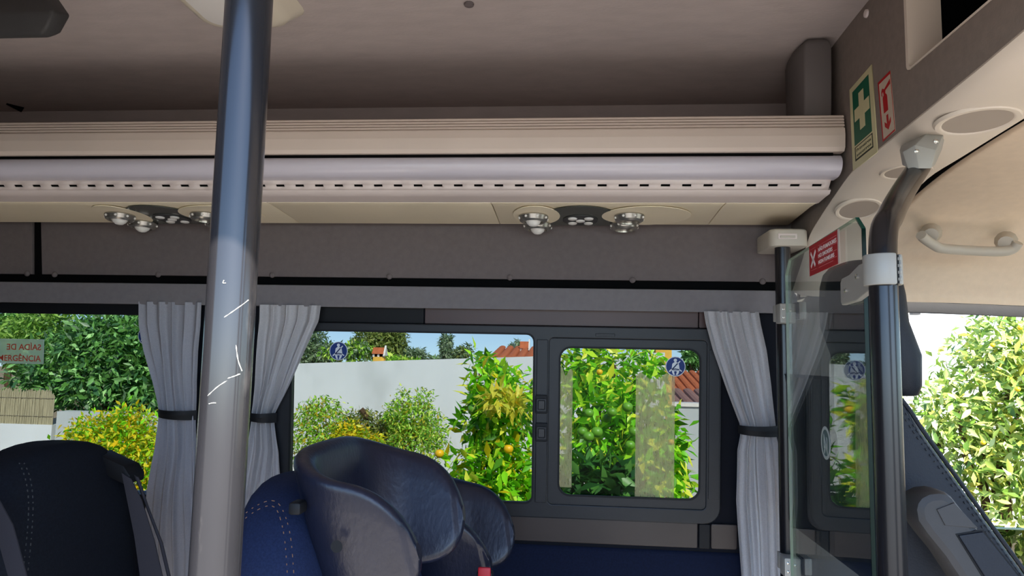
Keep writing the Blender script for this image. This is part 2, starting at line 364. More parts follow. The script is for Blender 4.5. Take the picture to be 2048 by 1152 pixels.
# B pillar between passenger room and cab
bp = MB().grid([[WP(u, v, o) for u, o in ((.61, .0), (.615, .02), (.66, .035), (.74, .03), (.80, .005), (.81, -.03))] for v in (-1.3, -.6, -.2, .0, .12, .25, .33)])
struct(bp.build('trim_6', M['pillar']))

# ------------------------------------------------------------------ cab header, moulding and headliner
HX = .6
hp = [(.13, 2.12), (.13, 1.80)]
Aed = [PX(*p, HX) for p in ((2048,59),(1959,134),(1851,222),(1761,295),(1705,342),(1663,400),(1640,435),(1620,470),(1605,520))]
edge = [(.13, 1.864)] + [(p.y, p.z) for p in Aed] + [(1.955, 1.55)]
MX = Matrix(((0, 0, 1, HX), (1, 0, 0, 0), (0, 1, 0, 0), (0, 0, 0, 1)))           # plane x = HX, local (Y, Z)
outline = edge + [(2.0, 1.55), (2.0, 2.12), (.13, 2.12)]
hole = rrect(.55, 1.879, 1.277, 2.035, .012)
whead = empty('wall_header', (HX, 1.0, 1.95), kind='structure')
plate('header_panel', [outline, hole], MX, .022, M['header'], whead, .002)
bx = MB()                                                                       # open shelf behind the opening
bx.box((HX+.02, .5, 1.86), (HX+.5, 1.30, 1.876)); bx.box((HX+.02, .5, 2.04), (HX+.5, 1.30, 2.056)); bx.box((HX+.5, .5, 1.86), (HX+.51, 1.30, 2.056)); bx.box((HX+.02, 1.282, 1.86), (HX+.5, 1.295, 2.056)); bx.box((HX+.02, .5, 1.86), (HX+.5, .51, 2.056))
bx.build('shelf_box', M['black'], whead)
plate('shelf_lining', [rrect(.55, 1.879, 1.277, 2.035, .012), rrect(.553, 1.882, 1.268, 2.032, .012)], MX @ Matrix.Translation((0, 0, -.001)), .06, M['soffit'], whead)
p = PX(1734, 27, HX)
MB().lathe([(.009, 0), (.008, .004), (.003, .006)], Matrix.Translation((HX, p.y, p.z)) @ Matrix.Rotation(R(-90), 4, 'Y'), 14).build('panel_stud', M['fascia'], whead)
# moulding: from the header edge, rounded under, to the slit
epath = curve_path([(0, y, z) for y, z in edge], 4); rows = []
for q in epath:
    i = epath.index(q); t = (epath[min(i+1, len(epath)-1)]-epath[max(i-1, 0)]).normalized()
    n = Vector((0, -t.z, t.y)); n = n if n.z < 0 else -n                        # across the edge, pointing down/inwards
    if n.z > -.05 and n.y > 0: n = -n
    k = max(0, min(1, (q.y-.2)/1.6))
    dz = .003 + .012*0
    rows.append([(HX+.001, q.y, q.z+.002)] + [(HX+dx, q.y+n.y*d, q.z+n.z*d) for dx, d in ((-.002, .004), (.004, .012), (.018, .020), (.05, .0245), (.10, .025), (.140, .024), (.152, .019), (.156, .008), (.157, -.02))])
mold = MB().grid(rows); mo = struct(mold.build('trim_7', M['soffit'], angle=60))
# round recesses of the moulding, their shade painted as darker discs, set where the photo rays meet its surface
from mathutils.bvhtree import BVHTree
tree_m = BVHTree.FromPolygons([Vector(v_) for v_ in mold.v], mold.f)
for px, py, rx in ((1954, 243, 33), (1812, 344, 24), (1717, 419, 24)):
    q, n_, _i, dist = tree_m.ray_cast(CPOS, ray(px, py).normalized())
    if q is None: continue
    if n_.dot(ray(px, py)) > 0: n_ = -n_
    Mx = Matrix.Translation(q) @ n_.to_track_quat('Z', 'Y').to_matrix().to_4x4(); rr = rx/F*q.length
    MB().lathe([(rr*1.22, -.003), (rr*1.16, .0022), (rr*1.04, .0026), (rr, .0018), (rr*.97, .0006)], Mx, 28, cap=False).build('recess_rim', M['soffit'], mo)
    MB().lathe([(rr*.99, -.002), (rr*.97, .0007), (rr*.5, .0007), (rr*.05, .0007)], Mx, 28).build('recess_shade', M['cap'], mo)
# headliner over the cab, curving down to the driver's door
hl = curve_path([(0, .14, 1.80), (0, .6, 1.825), (0, 1.05, 1.80), (0, 1.35, 1.785), (0, 1.55, 1.765), (0, 1.72, 1.725), (0, 1.85, 1.64), (0, 1.915, 1.575), (0, 1.925, 1.545)], 5)
rows = [[(x, q.y, q.z+dz) for x, dz in ((.776, .05), (.776, -.022), (.782, -.026), (1.0, -.028), (1.4, -.04), (1.9, -.06), (2.2, -.10), (XF, -.12))] for q in hl]
struct(MB().grid(rows).build('ceiling_cab', M['headliner'], angle=60))
struct(MB().grid([[(x, q.y, q.z+dz) for x, dz in ((.74, .035), (.7745, .035), (.7745, -.016))] for q in hl]).build('trim_8', M['black']))  # black sheet that paints the shade inside the slit
# door top: seal, light strip, dark upper frame
t9 = empty('window_3', WP(1.2, .16), kind='structure')
def band(v0, v1, o0, o1, name, m, bow=0):
    us = [.62+(1.9-.62)*i/20 for i in range(21)]
    f = lambda u: -.038*max(0, (u-.86))**1.4
    rows = [[WP(u, v+f(u), o) for v, o in ((v0, o0), (v0, o0+.008), ((v0+v1)/2, (o0+o1)/2+.012), (v1, o1+.008), (v1, o1))] for u in us]
    return MB().grid(rows).build(name, m, t9)
band(.200, .222, .02, .03, 'door_seal', M['framedark']); band(.183, .200, .02, .02, 'light_strip', M['pillar']); band(.145, .183, .008, .012, 'upper_frame', M['darkplastic'])
plate('door_frame', [rrect(.80, -.64, 1.95, .19, .05), rrect(.893, -.58, 1.88, .157, .04)], WM(-.005), .02, M['framedark'], t9, .003)
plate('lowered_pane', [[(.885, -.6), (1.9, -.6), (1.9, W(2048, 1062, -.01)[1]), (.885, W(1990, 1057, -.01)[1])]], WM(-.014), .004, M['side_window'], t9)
plate('pane_edge', [[(.885, W(1990, 1057, -.01)[1]), (1.9, W(2048, 1062, -.01)[1]), (1.9, W(2048, 1062, -.01)[1]+.004), (.885, W(1990, 1057, -.01)[1]+.004)]], WM(-.015), .006, M['glassedgelit'], t9)  # gleam along the lowered glass, painted as a pale strip

# ------------------------------------------------------------------ luggage rack
REND = .592
def pz(py, Y, px=850): return PY(px, py, Y).z
rack = empty('luggage_rack', (-.9, 1.7, 1.72), 'long cream luggage rack running along the side wall above the windows', 'luggage rack')
g = [(1.575, pz(236, 1.55)-.003), (1.556, pz(236, 1.55))]
zt, zb_ = pz(236, 1.55), pz(306, 1.55)
yy = 1.552
for k in range(4):
    z = zt-.003-k*.0068
    g += [(1.5500-k*.0010, z), (1.5493-k*.0010, z-.0046), (1.5545-k*.0010, z-.0047), (1.5545-k*.0010, z-.0067)]
g += [(1.545, zt-.032), (1.5435, zt-.05), (1.546, zb_+.008), (1.552, zb_), (1.575, zb_)]
MB().extrude(g, XB+.02, REND).build('lip_rail', M['lip'], rack, angle=10)
MB().extrude([(1.562, pz(304, 1.56)), (1.562, pz(317, 1.56)), (1.60, pz(317, 1.56)), (1.60, pz(304, 1.56))], XB+.02, REND-.02).build('gap_strip', M['black'], rack)
z0, z1 = pz(314, 1.57), pz(357, 1.585); zc = (z0+z1)/2; h = (z0-z1)/2
tb = [(1.61, z0), (1.575, z0)] + [(1.575-.028*math.sin(R(a))+.010*(a/180), zc+h*math.cos(R(a))) for a in range(10, 180, 10)] + [(1.588, z1), (1.61, z1)]
MB().extrude(tb, XB+.02, REND-.004).build('tube_cover', M['tube'], rack, angle=60)
# slotted strip: real slots over a dark backing
ya, za, yb, zb = 1.600, pz(359, 1.600), 1.622, pz(381, 1.622)
def sp(t): return (ya+(yb-ya)*t, za+(zb-za)*t)
slot_px = [28, 65, 105, 146, 184, 225, 267, 306, 347, 388, 426]
pitch = (PY(1628, 366, 1.61).x-PY(555, 370, 1.61).x)/26
x_s = PY(1634, 366, 1.61).x; cells = []
n = 0
while x_s-n*pitch > XB+.1: cells.append(x_s-n*pitch); n += 1
xs = [REND-.012]
for c in cells: xs += [c+.0105, c-.0105]
xs.append(XB+.02)
V = []; Fs = []
ts = (0, .42, .64, 1)
for x in xs: V += [(x, *sp(t)) for t in ts]
for i in range(len(xs)-1):
    for j in range(3):
        if j == 1 and i % 2 == 1: continue
        Fs.append((i*4+j, i*4+j+1, (i+1)*4+j+1, (i+1)*4+j))
st = MB().add(V, Fs).build('slotted_strip', M['fascia'], rack)
sol = st.modifiers.new('s', 'SOLIDIFY'); sol.thickness = .002; sol.offset = 0
MB().extrude([(ya+.007, za), (yb+.007, zb), (yb+.012, zb), (ya+.012, za)], XB+.02, REND-.014).build('slot_backing', M['black'], rack)
zf0, zf1 = pz(382, 1.624), pz(405, 1.70)
MB().extrude([(1.620, zf0+.001), (1.628, zf0-.006), (1.655, (zf0*.62+zf1*.38)-.003), (1.70, zf1), (1.72, zf1+.002), (1.70, zf0+.02), (1.63, zf0+.01)], XB+.02, REND-.006).build('fascia', M['fascia'], rack, angle=60)
P0 = Vector((0, 1.70, pz(406, 1.70))); P1 = Vector((0, 1.94, pz(450, 1.94)))
PV = (P1-P0).normalized(); PN = Vector((1, 0, 0)).cross(PV); PN = PN if PN.z < 0 else -PN; PL = (P1-P0).length
def PM(x=0, v=0, off=0):                         # reading-light panel plane: x along the bus, y towards the wall, z down into the room
    o = P0+PV*v+PN*off; o.x = x
    return Matrix(((-1, 0, 0, o.x), (0, -PV.y, PN.y, o.y), (0, -PV.z, PN.z, o.z), (0, 0, 0, 1)))
def PP(px, py):
    d = ray(px, py); t = (P0-CPOS).dot(PN)/d.dot(PN); q = CPOS+d*t; return q.x, (q-P0).dot(PV)
seams = [XB+.02, PP(-300, 430)[0], PP(566, 425)[0], PP(992, 430)[0], PP(1432, 430)[0], REND-.01]
for a, c in zip(seams[:-1], seams[1:]):
    MB().extrude([(P0.y, P0.z), (P0.y+.04, P0.z+.001-.0005), (P1.y-.02, P1.z), (P1.y, P1.z+.004), (P1.y, P1.z+.02), (P0.y, P0.z+.02)], a+.0012, c-.0012).build('service_panel', M['cream'], rack, bevel=.0012)
MB().extrude([(1.56, 1.862), (1.97, 1.862), (1.97, 1.875), (1.56, 1.875)], XB+.02, REND).build('rack_shelf', M['ceiling'], rack)
MB().extrude([(1.71, P0.z+.006), (1.93, P1.z+.006), (1.93, P1.z+.03), (1.71, P0.z+.03)], XB+.02, REND-.01).build('panel_core', M['black'], rack)
# reading-light consoles
def console(x0, label):
    c = empty('reading_light_console', (x0, *(P0+PV*.12).yz), label, 'reading light', 'reading light consoles under the rack')
    Q = lambda u, v, off=0: PM(x0+u, v, off)                                    # u to the right
    I = PM(x0, 0, 0)
    L2 = lambda pts: [(-u, -v) for u, v in pts]
    x1 = lambda px: PP(px, 432)[0]-X0C
    for k, (a, cn, flip) in enumerate(((.062, -.116, 0), (.115, .170, 1))):
        plate('lobe', [L2(circ(cn, .12, a, 40, .098))], PM(x0, 0, .0005), .0022, M['cream'], c, .0008)
    lens = [(u, .228-.205*math.sqrt(max(0, 1-(u/.125)**2))) for u in [-.125+.25*i/24 for i in range(25)]] + [(.125, .232), (-.125, .232)]
    plate('dark_lens', [L2(lens)], PM(x0, 0, .0004), .0016, M['lensgrey'], c, .0006)
    dl = plate('button_disc', [L2(circ(0, .165, .047, 32, .056))], PM(x0, 0, .0018), .0025, M['darkplastic'], c, .0008)
    for u, v in ((-.021, .14), (.022, .14), (0, .165), (-.021, .192), (.022, .192)):
        MB().lathe([(.0125, 0), (.0115, .003), (.006, .0045), (.001, .005)], Q(u, v, .004), 18).build('button', M['lens'], dl)
    for u, v, ball in ((-.124, .118, 1), (-.117, .212, 1), (.126, .112, 0), (.120, .206, 0)):
        ring = MB().lathe([(.038, 0), (.0395, .004), (.036, .015), (.030, .019), (.026, .0185), (.0245, .010), (.024, .002)], Q(u, v, .002), 32, cap=False).build('lamp_ring', M['chrome'], c)
        for k in range(8):
            a = 2*math.pi*k/8+.3
            MB().lathe([(.0035, -.002), (.003, .0025), (.001, .0035)], Q(u, v, .011) @ Matrix.Rotation(a, 4, 'Z') @ Matrix.Translation((.0375, 0, 0)) @ Matrix.Rotation(R(75), 4, 'Y'), 8).build('ring_stud', M['lens'], ring)
        if ball: MB().lathe([(.0235, .004), (.022, .014), (.017, .023), (.010, .029), (.001, .031)], Q(u, v, .001), 24).build('lamp_ball', M['lens'], ring)
        else: MB().lathe([(.0235, .004), (.020, .011), (.010, .016), (.001, .0165)], Q(u, v, .001), 24).build('lamp_ball', M['chrome'], ring)
    return c
X0C = PP(1161, 435)[0]
con = console(X0C, 'reading-light console with silver spot rings, right one, above the sliding window')
con2 = copy_tree(con, (PP(343, 435)[0]-X0C, 0, 0))
con2['label'] = 'reading-light console with silver spot rings, partly behind the near black pole'
# rack end supports between lip and ceiling
def support(x0, x1, label, m):
    o = empty('rack_support', ((x0+x1)/2, 1.62, 1.89), label, 'rack support')
    rows = []
    for z, y0, ch in ((1.872, 1.585, 0), (1.93, 1.578, 0), (2.00, 1.572, .0), (2.06, 1.570, 0), (2.078, 1.572, .004), (2.088, 1.58, .01)):
        rows.append([(x1-ch, y0, z), (x1-ch, 1.70, z), (x0-.006+ch, 1.70, z), (x0-.010+ch, 1.64, z), (x0+ch, y0+.004, z)])
    MB().loops(rows).build('post', m, o, bevel=.005)
    MB().box((x0-.008, 1.60, 1.872), (x1, 1.70, 1.88)).build('foot', m, o, bevel=.002)
    return o
support(PY(1609, 120, 1.575).x, PY(1663, 120, 1.575).x, 'dark grey plastic rack support post beside the cab header panel', M['support'])
divd = empty('rack_divider', (-1.75, 1.75, 1.9), 'black sloping divider bar in the rack at the far left', 'rack divider')
a, c = PY(-60, 165, 1.80), PY(46, 219, 1.90)
MB().tube([a, c], .011, 4).build('bar', M['black'], divd)
q = PY(8, 108, 1.70)
MB().loops([[(x, q.y+dy*s, q.z+dz*s) for dy, dz in ((-.05, 0), (-.02, .012), (.06, .012), (.06, -.012), (-.02, -.012))] for x, s in ((-2.2, 1), (q.x-.02, 1), (q.x, .35))]).build('bar_bracket', M['darkplastic'], divd, bevel=.003)
# dark ceiling console at upper left
cc = empty('ceiling_console', (-.95, 1.25, 2.0), 'dark grey sloped console hanging from the ceiling at upper left', 'ceiling console')
qa = PY(100, 60, 1.22)
zb2 = qa.z
rows = [[(qa.x-.01, 1.225, zb2+.012), (qa.x-.01, 1.262, zb2+.012), (-1.9, 1.262, zb2+.012), (-1.9, 1.225, zb2+.012)],
        [(qa.x+.008, 1.215, zb2+.035), (qa.x+.008, 1.262, zb2+.05), (-1.9, 1.262, zb2+.05), (-1.9, 1.215, zb2+.035)],
        [(qa.x-.055, 1.24, 2.094), (qa.x-.055, 1.262, 2.094), (-1.9, 1.262, 2.094), (-1.9, 1.24, 2.094)]]
rows.insert(0, [(qa.x-.03, 1.235, zb2), (qa.x-.03, 1.255, zb2), (-1.9, 1.255, zb2), (-1.9, 1.235, zb2)])
MB().loops(rows).build('housing', M['darkplastic'], cc, bevel=.006)
MB().lathe([(.007, 0), (.006, .004), (.001, .005)], Matrix.Translation((PY(52, 24, 1.22).x, 1.222, PY(52, 24, 1.22).z)) @ Matrix.Rotation(R(90), 4, 'X'), 12).build('screw_cover', M['black'], cc)
# ceiling lamp
cl = empty('ceiling_lamp', (-.62, 1.2, 2.09), 'cream ceiling lamp with sloped rim, half hidden behind the black pole', 'lamp')
xa, xb = PY(428, 38, 1.42).x, PY(590, 26, 1.42).x
rows = []
for gz, g0 in ((2.094, .020), (2.070, .0), (2.060, -.006), (2.053, -.02)):
    rows.append([(px_, py_, gz) for px_, py_ in rrect(xa-.012-g0, .98-g0, xb+.005+g0, 1.425+g0, .045, 5)])
MB().loops(rows).build('lamp_rim', M['lampcream'], cl)
MB().loops([[(px_, py_, z) for px_, py_ in rrect(xa+.015+k, 1.01+k, xb-.02-k, 1.39-k, .04, 5)] for z, k in ((2.055, 0), (2.046, .006), (2.043, .03))]).build('lamp_diffuser', M['lens'], cl)
p = PY(938, 5, 1.40)
st = MB().lathe([(.011, 0), (.010, .004), (.003, .006)], Matrix.Translation((p.x, PY(938, 5, 1.40).y, 2.093)) @ Matrix.Rotation(R(180), 4, 'X'), 14).build('ceiling_stud', M['panel'])
tag(st, 'small round fixing stud in the middle of the ceiling lining', 'stud')

# ------------------------------------------------------------------ poles and glass partition
p1 = PY(464, 576, .54); PR = .019
o = empty('handrail_pole', (p1.x, .54, 0), 'thick black scratched pole nearest the camera, at left', 'pole')
MB().tube([(p1.x, .54, z) for z in (0, .5, 1.0, 1.2, 1.4, 1.6, 2.085)], PR, 40).build('tube', M['poleworn'], o)
MB().lathe([(.045, 0), (.045, .006), (.03, .012), (.0195, .03)], Matrix.Translation((p1.x, .54, 0)), 28).build('floor_flange', M['bracket'], o)
MB().lathe([(.045, 0), (.045, -.006), (.03, -.012), (.0195, -.03)], Matrix.Translation((p1.x, .54, 2.083)), 28).build('ceiling_flange', M['bracket'], o)
# scratches of bare metal
for pts in (((448,635),(470,620),(497,600)), ((472,690),(476,720),(484,742)), ((415,792),(440,770),(478,748)), ((455,757),(470,752),(480,748)), ((417,808),(425,806),(432,806)), ((448,560),(446,566),(452,566))):
    path = []
    for px, py in pts:
        d = ray(px, py); a2 = d.x**2+d.y**2; b2 = -2*(d.x*p1.x+d.y*.54); c2 = p1.x**2+.54**2-PR**2
        t = (-b2-math.sqrt(max(0, b2*b2-4*a2*c2)))/(2*a2); path.append(CPOS+d*t*.9995)
    MB().tube(curve_path(path, 4), [.00015+.0004*abs(math.sin(i*1.7)) for i in range(len(curve_path(path, 4)))], 5).build('scratch', M['bracket'], o)

pr0, pr1 = PY(1763, 560, 1.04), PY(1789, 1152, 1.04); RX = (pr0.x+pr1.x)/2
p2 = empty('handrail_pole', (RX, 1.04, 0), 'black pole with bent top at the right, beside the glass partition', 'pole')
top = PY(1838, 334, 1.29)
path = [(RX, 1.04, z) for z in (0, .6, 1.0, 1.3)] + [tuple(q) for q in curve_path([(RX, 1.04, 1.40), PY(1766, 480, 1.05), PY(1782, 430, 1.10), PY(1805, 385, 1.2), top], 6)]
MB().tube(path, PR, 32).build('tube', M['pole'], p2)
MB().lathe([(.045, 0), (.045, .006), (.03, .012), (.0195, .03)], Matrix.Translation((RX, 1.04, 0)), 28).build('floor_flange', M['bracket'], p2)
# upper bracket: a flared socket screwed to the moulding
def PB(px, py, Y): return PY(px, py, Y*.968)
s0 = [PB(1806,330,1.30), PB(1816,337,1.285), PB(1838,337,1.28), PB(1862,337,1.285), PB(1870,330,1.30), PB(1862,328,1.35), PB(1820,328,1.35)]
s1 = [PB(1799,300,1.36), PB(1805,304,1.30), PB(1830,290,1.285), PB(1872,300,1.285), PB(1884,298,1.32), PB(1880,290,1.40), PB(1806,292,1.41)]
s2 = [PB(1802,292,1.39), PB(1812,288,1.345), PB(1852,268,1.31), PB(1886,271,1.305), PB(1890,272,1.335), PB(1886,268,1.40), PB(1806,284,1.43)]
s3 = [PB(1806,288,1.40), PB(1816,284,1.36), PB(1856,264,1.325), PB(1888,267,1.325), PB(1890,268,1.345), PB(1884,266,1.42), PB(1808,280,1.44)]
br = MB().loops([s0, s1, s2, s3]).build('ceiling_bracket', M['bracket'], p2, bevel=.004)
for px, py, Y in ((1833, 303, 1.244), (1872, 283, 1.252)):
    q = PY(px, py, Y); MB().lathe([(.0042, -.004), (.0042, .001), (.003, .0018), (.001, .002)], Matrix.Translation(q) @ Matrix.Rotation(R(100), 4, 'X'), 12).build('screw', M['steel'], br)
# clamp on the right pole holding the glass
cz0, cz1 = PY(1763, 572, 1.04).z, PY(1763, 510, 1.04).z
GA = Vector((RX+.015, 1.085, 0)); PF = PY(1561, 500, 1.82); PFb = PY(1580, 1099, 1.82); FX = (PF.x+PFb.x)/2
GB = Vector((FX-.024, 1.765, 0)); GD = (GB-GA).normalized(); GN = Vector((-GD.y, GD.x, 0))      # glass direction and its normal (towards -x)
cb = MB()
def clampring(cx, cy, z0, z1, r0, r1, a0, a1, n=22):
    rows = []
    for i in range(n+1):
        a = R(a0+(a1-a0)*i/n); c_, s_ = math.cos(a), math.sin(a)
        rows.append([(cx+r0*c_, cy+r0*s_, z0), (cx+r1*c_, cy+r1*s_, z0), (cx+r1*c_, cy+r1*s_, z1), (cx+r0*c_, cy+r0*s_, z1)])
    return rows
ck = MB().loops(clampring(RX, 1.04, cz0, cz1, PR, PR+.007, 95, 292)).build('glass_clamp', M['bracket'], p2, bevel=.0025)
MB().loops(clampring(RX, 1.04, cz0+.001, cz1-.001, PR, PR+.0065, 312, 440)).build('clamp_cap', M['bracket'], ck, bevel=.0025)
MB().loops(clampring(RX, 1.04, cz0+.002, cz1-.002, PR, PR+.0035, 290, 314)).build('clamp_joint', M['framedark'], ck)
for k in range(4):
    a = R(309); z = cz0+.008+k*(cz1-cz0-.016)/3
    MB().box((-.001, -.0022, -.002), (.006, .0022, .002), Matrix.Translation((RX+(PR+.001)*math.cos(a), 1.04+(PR+.001)*math.sin(a), z)) @ Matrix.Rotation(a, 4, 'Z')).build('clamp_tooth', M['bracket'], ck)
ql = [PY(1693, 560, 1.14), PY(1735, 525, 1.05)]
MG = lambda d, z, off=0: Matrix(((GD.x, 0, GN.x, GA.x+GD.x*d+GN.x*off), (GD.y, 0, GN.y, GA.y+GD.y*d+GN.y*off), (0, 1, 0, z), (0, 0, 0, 1)))
plate('clamp_plate', [[(-.03, .004), (.07, -.012), (.143, -.013), (.148, -.008), (.148, .026), (.140, .032), (.10, .034), (.05, .044), (-.03, .045)]], MG(0, cz0, .004), .010, M['bracket'], ck, .002)
for d, z in ((.118, .010), (.06, .026)):
    MB().lathe([(.004, 0), (.004, .002), (.0015, .003)], MG(d, cz0+z, .014), 10).build('screw', M['steel'], ck)
# far pole
pf = empty('handrail_pole', (FX, 1.82, 0), 'thin-looking black pole against the wall beside the right-hand curtain', 'pole')
ztop = PY(1575, 488, 1.82).z
MB().tube([(FX, 1.82, z) for z in (0, .5, 1.0, 1.4, ztop)], PR, 28).build('tube', M['pole'], pf)
MB().lathe([(.045, 0), (.045, .006), (.03, .012), (.0195, .03)], Matrix.Translation((FX, 1.82, 0)), 28).build('floor_flange', M['bracket'], pf)
zt0, zt1 = PY(1577, 493, 1.80).z, PY(1577, 458, 1.80).z
xl, xr = PY(1539, 475, 1.80).x, PY(1616, 475, 1.80).x
sh = rrect(xl, 1.790, xr, 1.935, .02, 5)
cbk = MB().loops([[(x, y, z) for x, y in sh] for z in (zt0, zt1-.004)] + [[((x-(xl+xr)/2)*.93+(xl+xr)/2, (y-1.86)*.93+1.86, zt1) for x, y in sh]]).build('wall_bracket', M['bracketcream'], pf, bevel=.003)
MB().box((PY(1556, 475, 1.79).x, 1.788, (zt0+zt1)/2-.005), (PY(1594, 475, 1.79).x, 1.791, (zt0+zt1)/2+.009)).build('bracket_slot', M['fascia'], cbk, bevel=.001)
MB().box((PY(1560, 475, 1.79).x, 1.785, (zt0+zt1)/2-.003), (PY(1590, 475, 1.79).x, 1.789, (zt0+zt1)/2+.003)).build('bracket_rib', M['bracketcream'], cbk, bevel=.001)
for (pa, pb_, pc_) in (((1542, 648), (1600, 607), 0), ((1564, 1146), (1622, 1105), 1)):
    za_, zb__ = PY(1570, pa[1], 1.80).z, PY(1570, pb_[1], 1.80).z
    gc = MB().loops(clampring(FX, 1.82, za_+.006, zb__-.004, PR, PR+.006, 150, 330)).build('glass_clamp', M['bracket'], pf, bevel=.002)
    xg = FX
    MB().box((FX-.026, 1.760, za_), (FX+.012, 1.80, zb__-.003)).build('clamp_block', M['bracket'], gc, bevel=.003)
    MB().box((FX+.0125, 1.752, za_+.010), (FX+.0165, 1.80, zb__)).build('clamp_joint', M['framedark'], gc, bevel=.0005)
    MB().box((FX+.017, 1.750, za_+.010), (FX+.034, 1.79, zb__+.001)).build('clamp_cap', M['bracket'], gc, bevel=.003)
    for dx, dz in ((-.018, .014), (-.018, .034), (-.002, .030)):
        MB().lathe([(.003, 0), (.003, .0015), (.001, .0025)], Matrix.Translation((FX+dx, 1.7602, za_+dz)) @ Matrix.Rotation(R(90), 4, 'X'), 10).build('screw', M['steel'], gc)
# the glass
def gplane(px, py):                             # photo point on the partition plane: (distance along, z)
    d = ray(px, py); n = GN; t = (GA-CPOS).dot(n)/(d.x*n.x+d.y*n.y) if abs(d.x*n.x+d.y*n.y) > 1e-6 else 0
    t = (GA.x*n.x+GA.y*n.y)/(d.x*n.x+d.y*n.y); q = CPOS+d*t
    return (q-GA).x*GD.x+(q-GA).y*GD.y, q.z
g1, g2, g3, g4 = gplane(1727, 457), gplane(1714, 436), gplane(1580, 520), gplane(1573, 551)
LG = max(g4[0], g3[0]+.01)
gout = [(g1[0], .45), (LG, .45), (LG, g4[1]), (g3[0], g3[1]), (g2[0], g2[1]), (g1[0], g1[1])]
gp = empty('glass_partition', GA+GD*.35+Vector((0, 0, .45)), 'clear glass partition panel with clipped top corners between two black poles', 'glass partition')
plate('pane', [gout], MG(0, 0, -.003), .006, M['partition'], gp)
def edge_strip(a, c, m, w=.003):
    a3 = GA+GD*a[0]; c3 = GA+GD*c[0]; a3.z = a[1]; c3.z = c[1]; t = (c3-a3).normalized(); u = t.cross(GN)
    MB().loops([[q+GN*(i*w)+u*(j*.0012) for i, j in ((-1, -1), (1, -1), (1, 1), (-1, 1))] for q in (a3, c3)]).build('glass_edge', m, gp)
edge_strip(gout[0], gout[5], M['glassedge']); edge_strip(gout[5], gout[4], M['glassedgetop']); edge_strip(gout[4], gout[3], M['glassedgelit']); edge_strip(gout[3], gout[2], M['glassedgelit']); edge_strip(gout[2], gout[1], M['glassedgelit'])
# stickers on the glass (flat print)
ca, cb_, cc_, cd = gplane(1622, 496), gplane(1678, 457), gplane(1681, 524), gplane(1623, 556)
d0, d1 = (cb_[0]+cc_[0])/2, (ca[0]+cd[0])/2; zz1 = (ca[1]+cb_[1])/2; zz0 = (cc_[1]+cd[1])/2
ns = empty('no_smoking_sticker', GA+GD*((d0+d1)/2)+Vector((0, 0, zz0)), 'red rectangular no-smoking sticker with white words on the glass partition', 'sticker')
MSt = lambda d, z, off: Matrix(((-GD.x, 0, GN.x, GA.x+GD.x*d+GN.x*off), (-GD.y, 0, GN.y, GA.y+GD.y*d+GN.y*off), (0, 1, 0, z), (0, 0, 0, 1)))   # reads left to right from the passenger side
sw, shh = d1-d0, zz1-zz0
redm, wht, pink = flat('sticker_red', 'b0101e', .4), flat('sticker_white', 'f0e6e4', .5), flat('sticker_pink', 'd88a90', .5)
plate('sheet', [[(0, 0), (sw, 0), (sw, shh), (0, shh)]], MSt(d1, zz0, .0032), .0004, redm, ns)
plate('sheet_margin', [[(sw, 0), (sw+.010, 0), (sw+.010, shh), (sw, shh)]], MSt(d1, zz0, .0032), .0003, M['fascia'], ns)
for k, wd in enumerate(('NÃO FUMADORES', 'NO SMOKERS', 'NON FUMEURS')):
    wdt = sw*(.62, .49, .54)[k]
    text('lettering', wd, MSt(d1-sw*.35-wdt/2, zz0+shh*(.665-.20*k), .0037), shh*.125, wht, ns, width=wdt, thick=.0003, bold=.012)
for fy, x0, x1, hh in ((.85, .35, .97, .008), (.63, .35, .97, .008), (.43, .35, .97, .008), (.235, .35, .97, .008), (.15, .36, .85, .012), (.86, .06, .25, .008), (.16, .06, .28, .008)):
    plate('rule_line', [[(sw*x0, shh*fy), (sw*x1, shh*fy), (sw*x1, shh*(fy+hh)), (sw*x0, shh*(fy+hh))]], MSt(d1, zz0, .0036), .0003, pink, ns)
for a, c in (((.06, .76), (.23, .28)), ((.25, .76), (.07, .28))):
    t = Vector((sw*(c[0]-a[0]), shh*(c[1]-a[1]))).normalized(); nrm = Vector((-t.y, t.x))*.0035
    A_, B_ = Vector((sw*a[0], shh*a[1])), Vector((sw*c[0], shh*c[1]))
    plate('cross_stroke', [[tuple(A_+nrm), tuple(B_+nrm), tuple(B_-nrm), tuple(A_-nrm)]], MSt(d1, zz0, .0037), .0003, wht, ns)
dd, dz = gplane(1655, 886); rad = (gplane(1655, 853)[1]-gplane(1655, 919)[1])/2
de = empty('round_glass_decal', GA+GD*dd+Vector((0, 0, dz-rad)), 'pale round ring decal with angular strokes low on the glass partition', 'decal')
gm, gd = flat('decal_grey', 'aab2b0', .5), mat('decal_dark', '37505a', .4, .3, var=.1)
plate('ring', [circ(0, 0, rad, 48), circ(0, 0, rad*.80, 48)], MSt(dd, dz, .0032), .0004, gm, de)
plate('disc', [circ(0, 0, rad*.80, 48)], MSt(dd, dz, .0032), .0002, gd, de)
for stroke in ([(-.42, .58), (-.28, .46), (.22, -.30), (.08, -.34)], [(.14, .38), (.36, .30), (.36, -.36), (.24, -.30), (.22, .22)], [(-.42, .50), (-.26, .40), (-.24, -.30), (-.36, -.36)],
               [(-.30, -.70), (-.18, -.60), (-.02, -.30), (.10, -.16), (-.10, -.14), (-.30, -.46)], [(.42, -.72), (.30, -.62), (.02, -.26), (.14, -.14), (.36, -.44)]):
    plate('stroke', [[(x*rad, y*rad) for x, y in stroke]], MSt(dd, dz, .0034), .0003, gm, de)

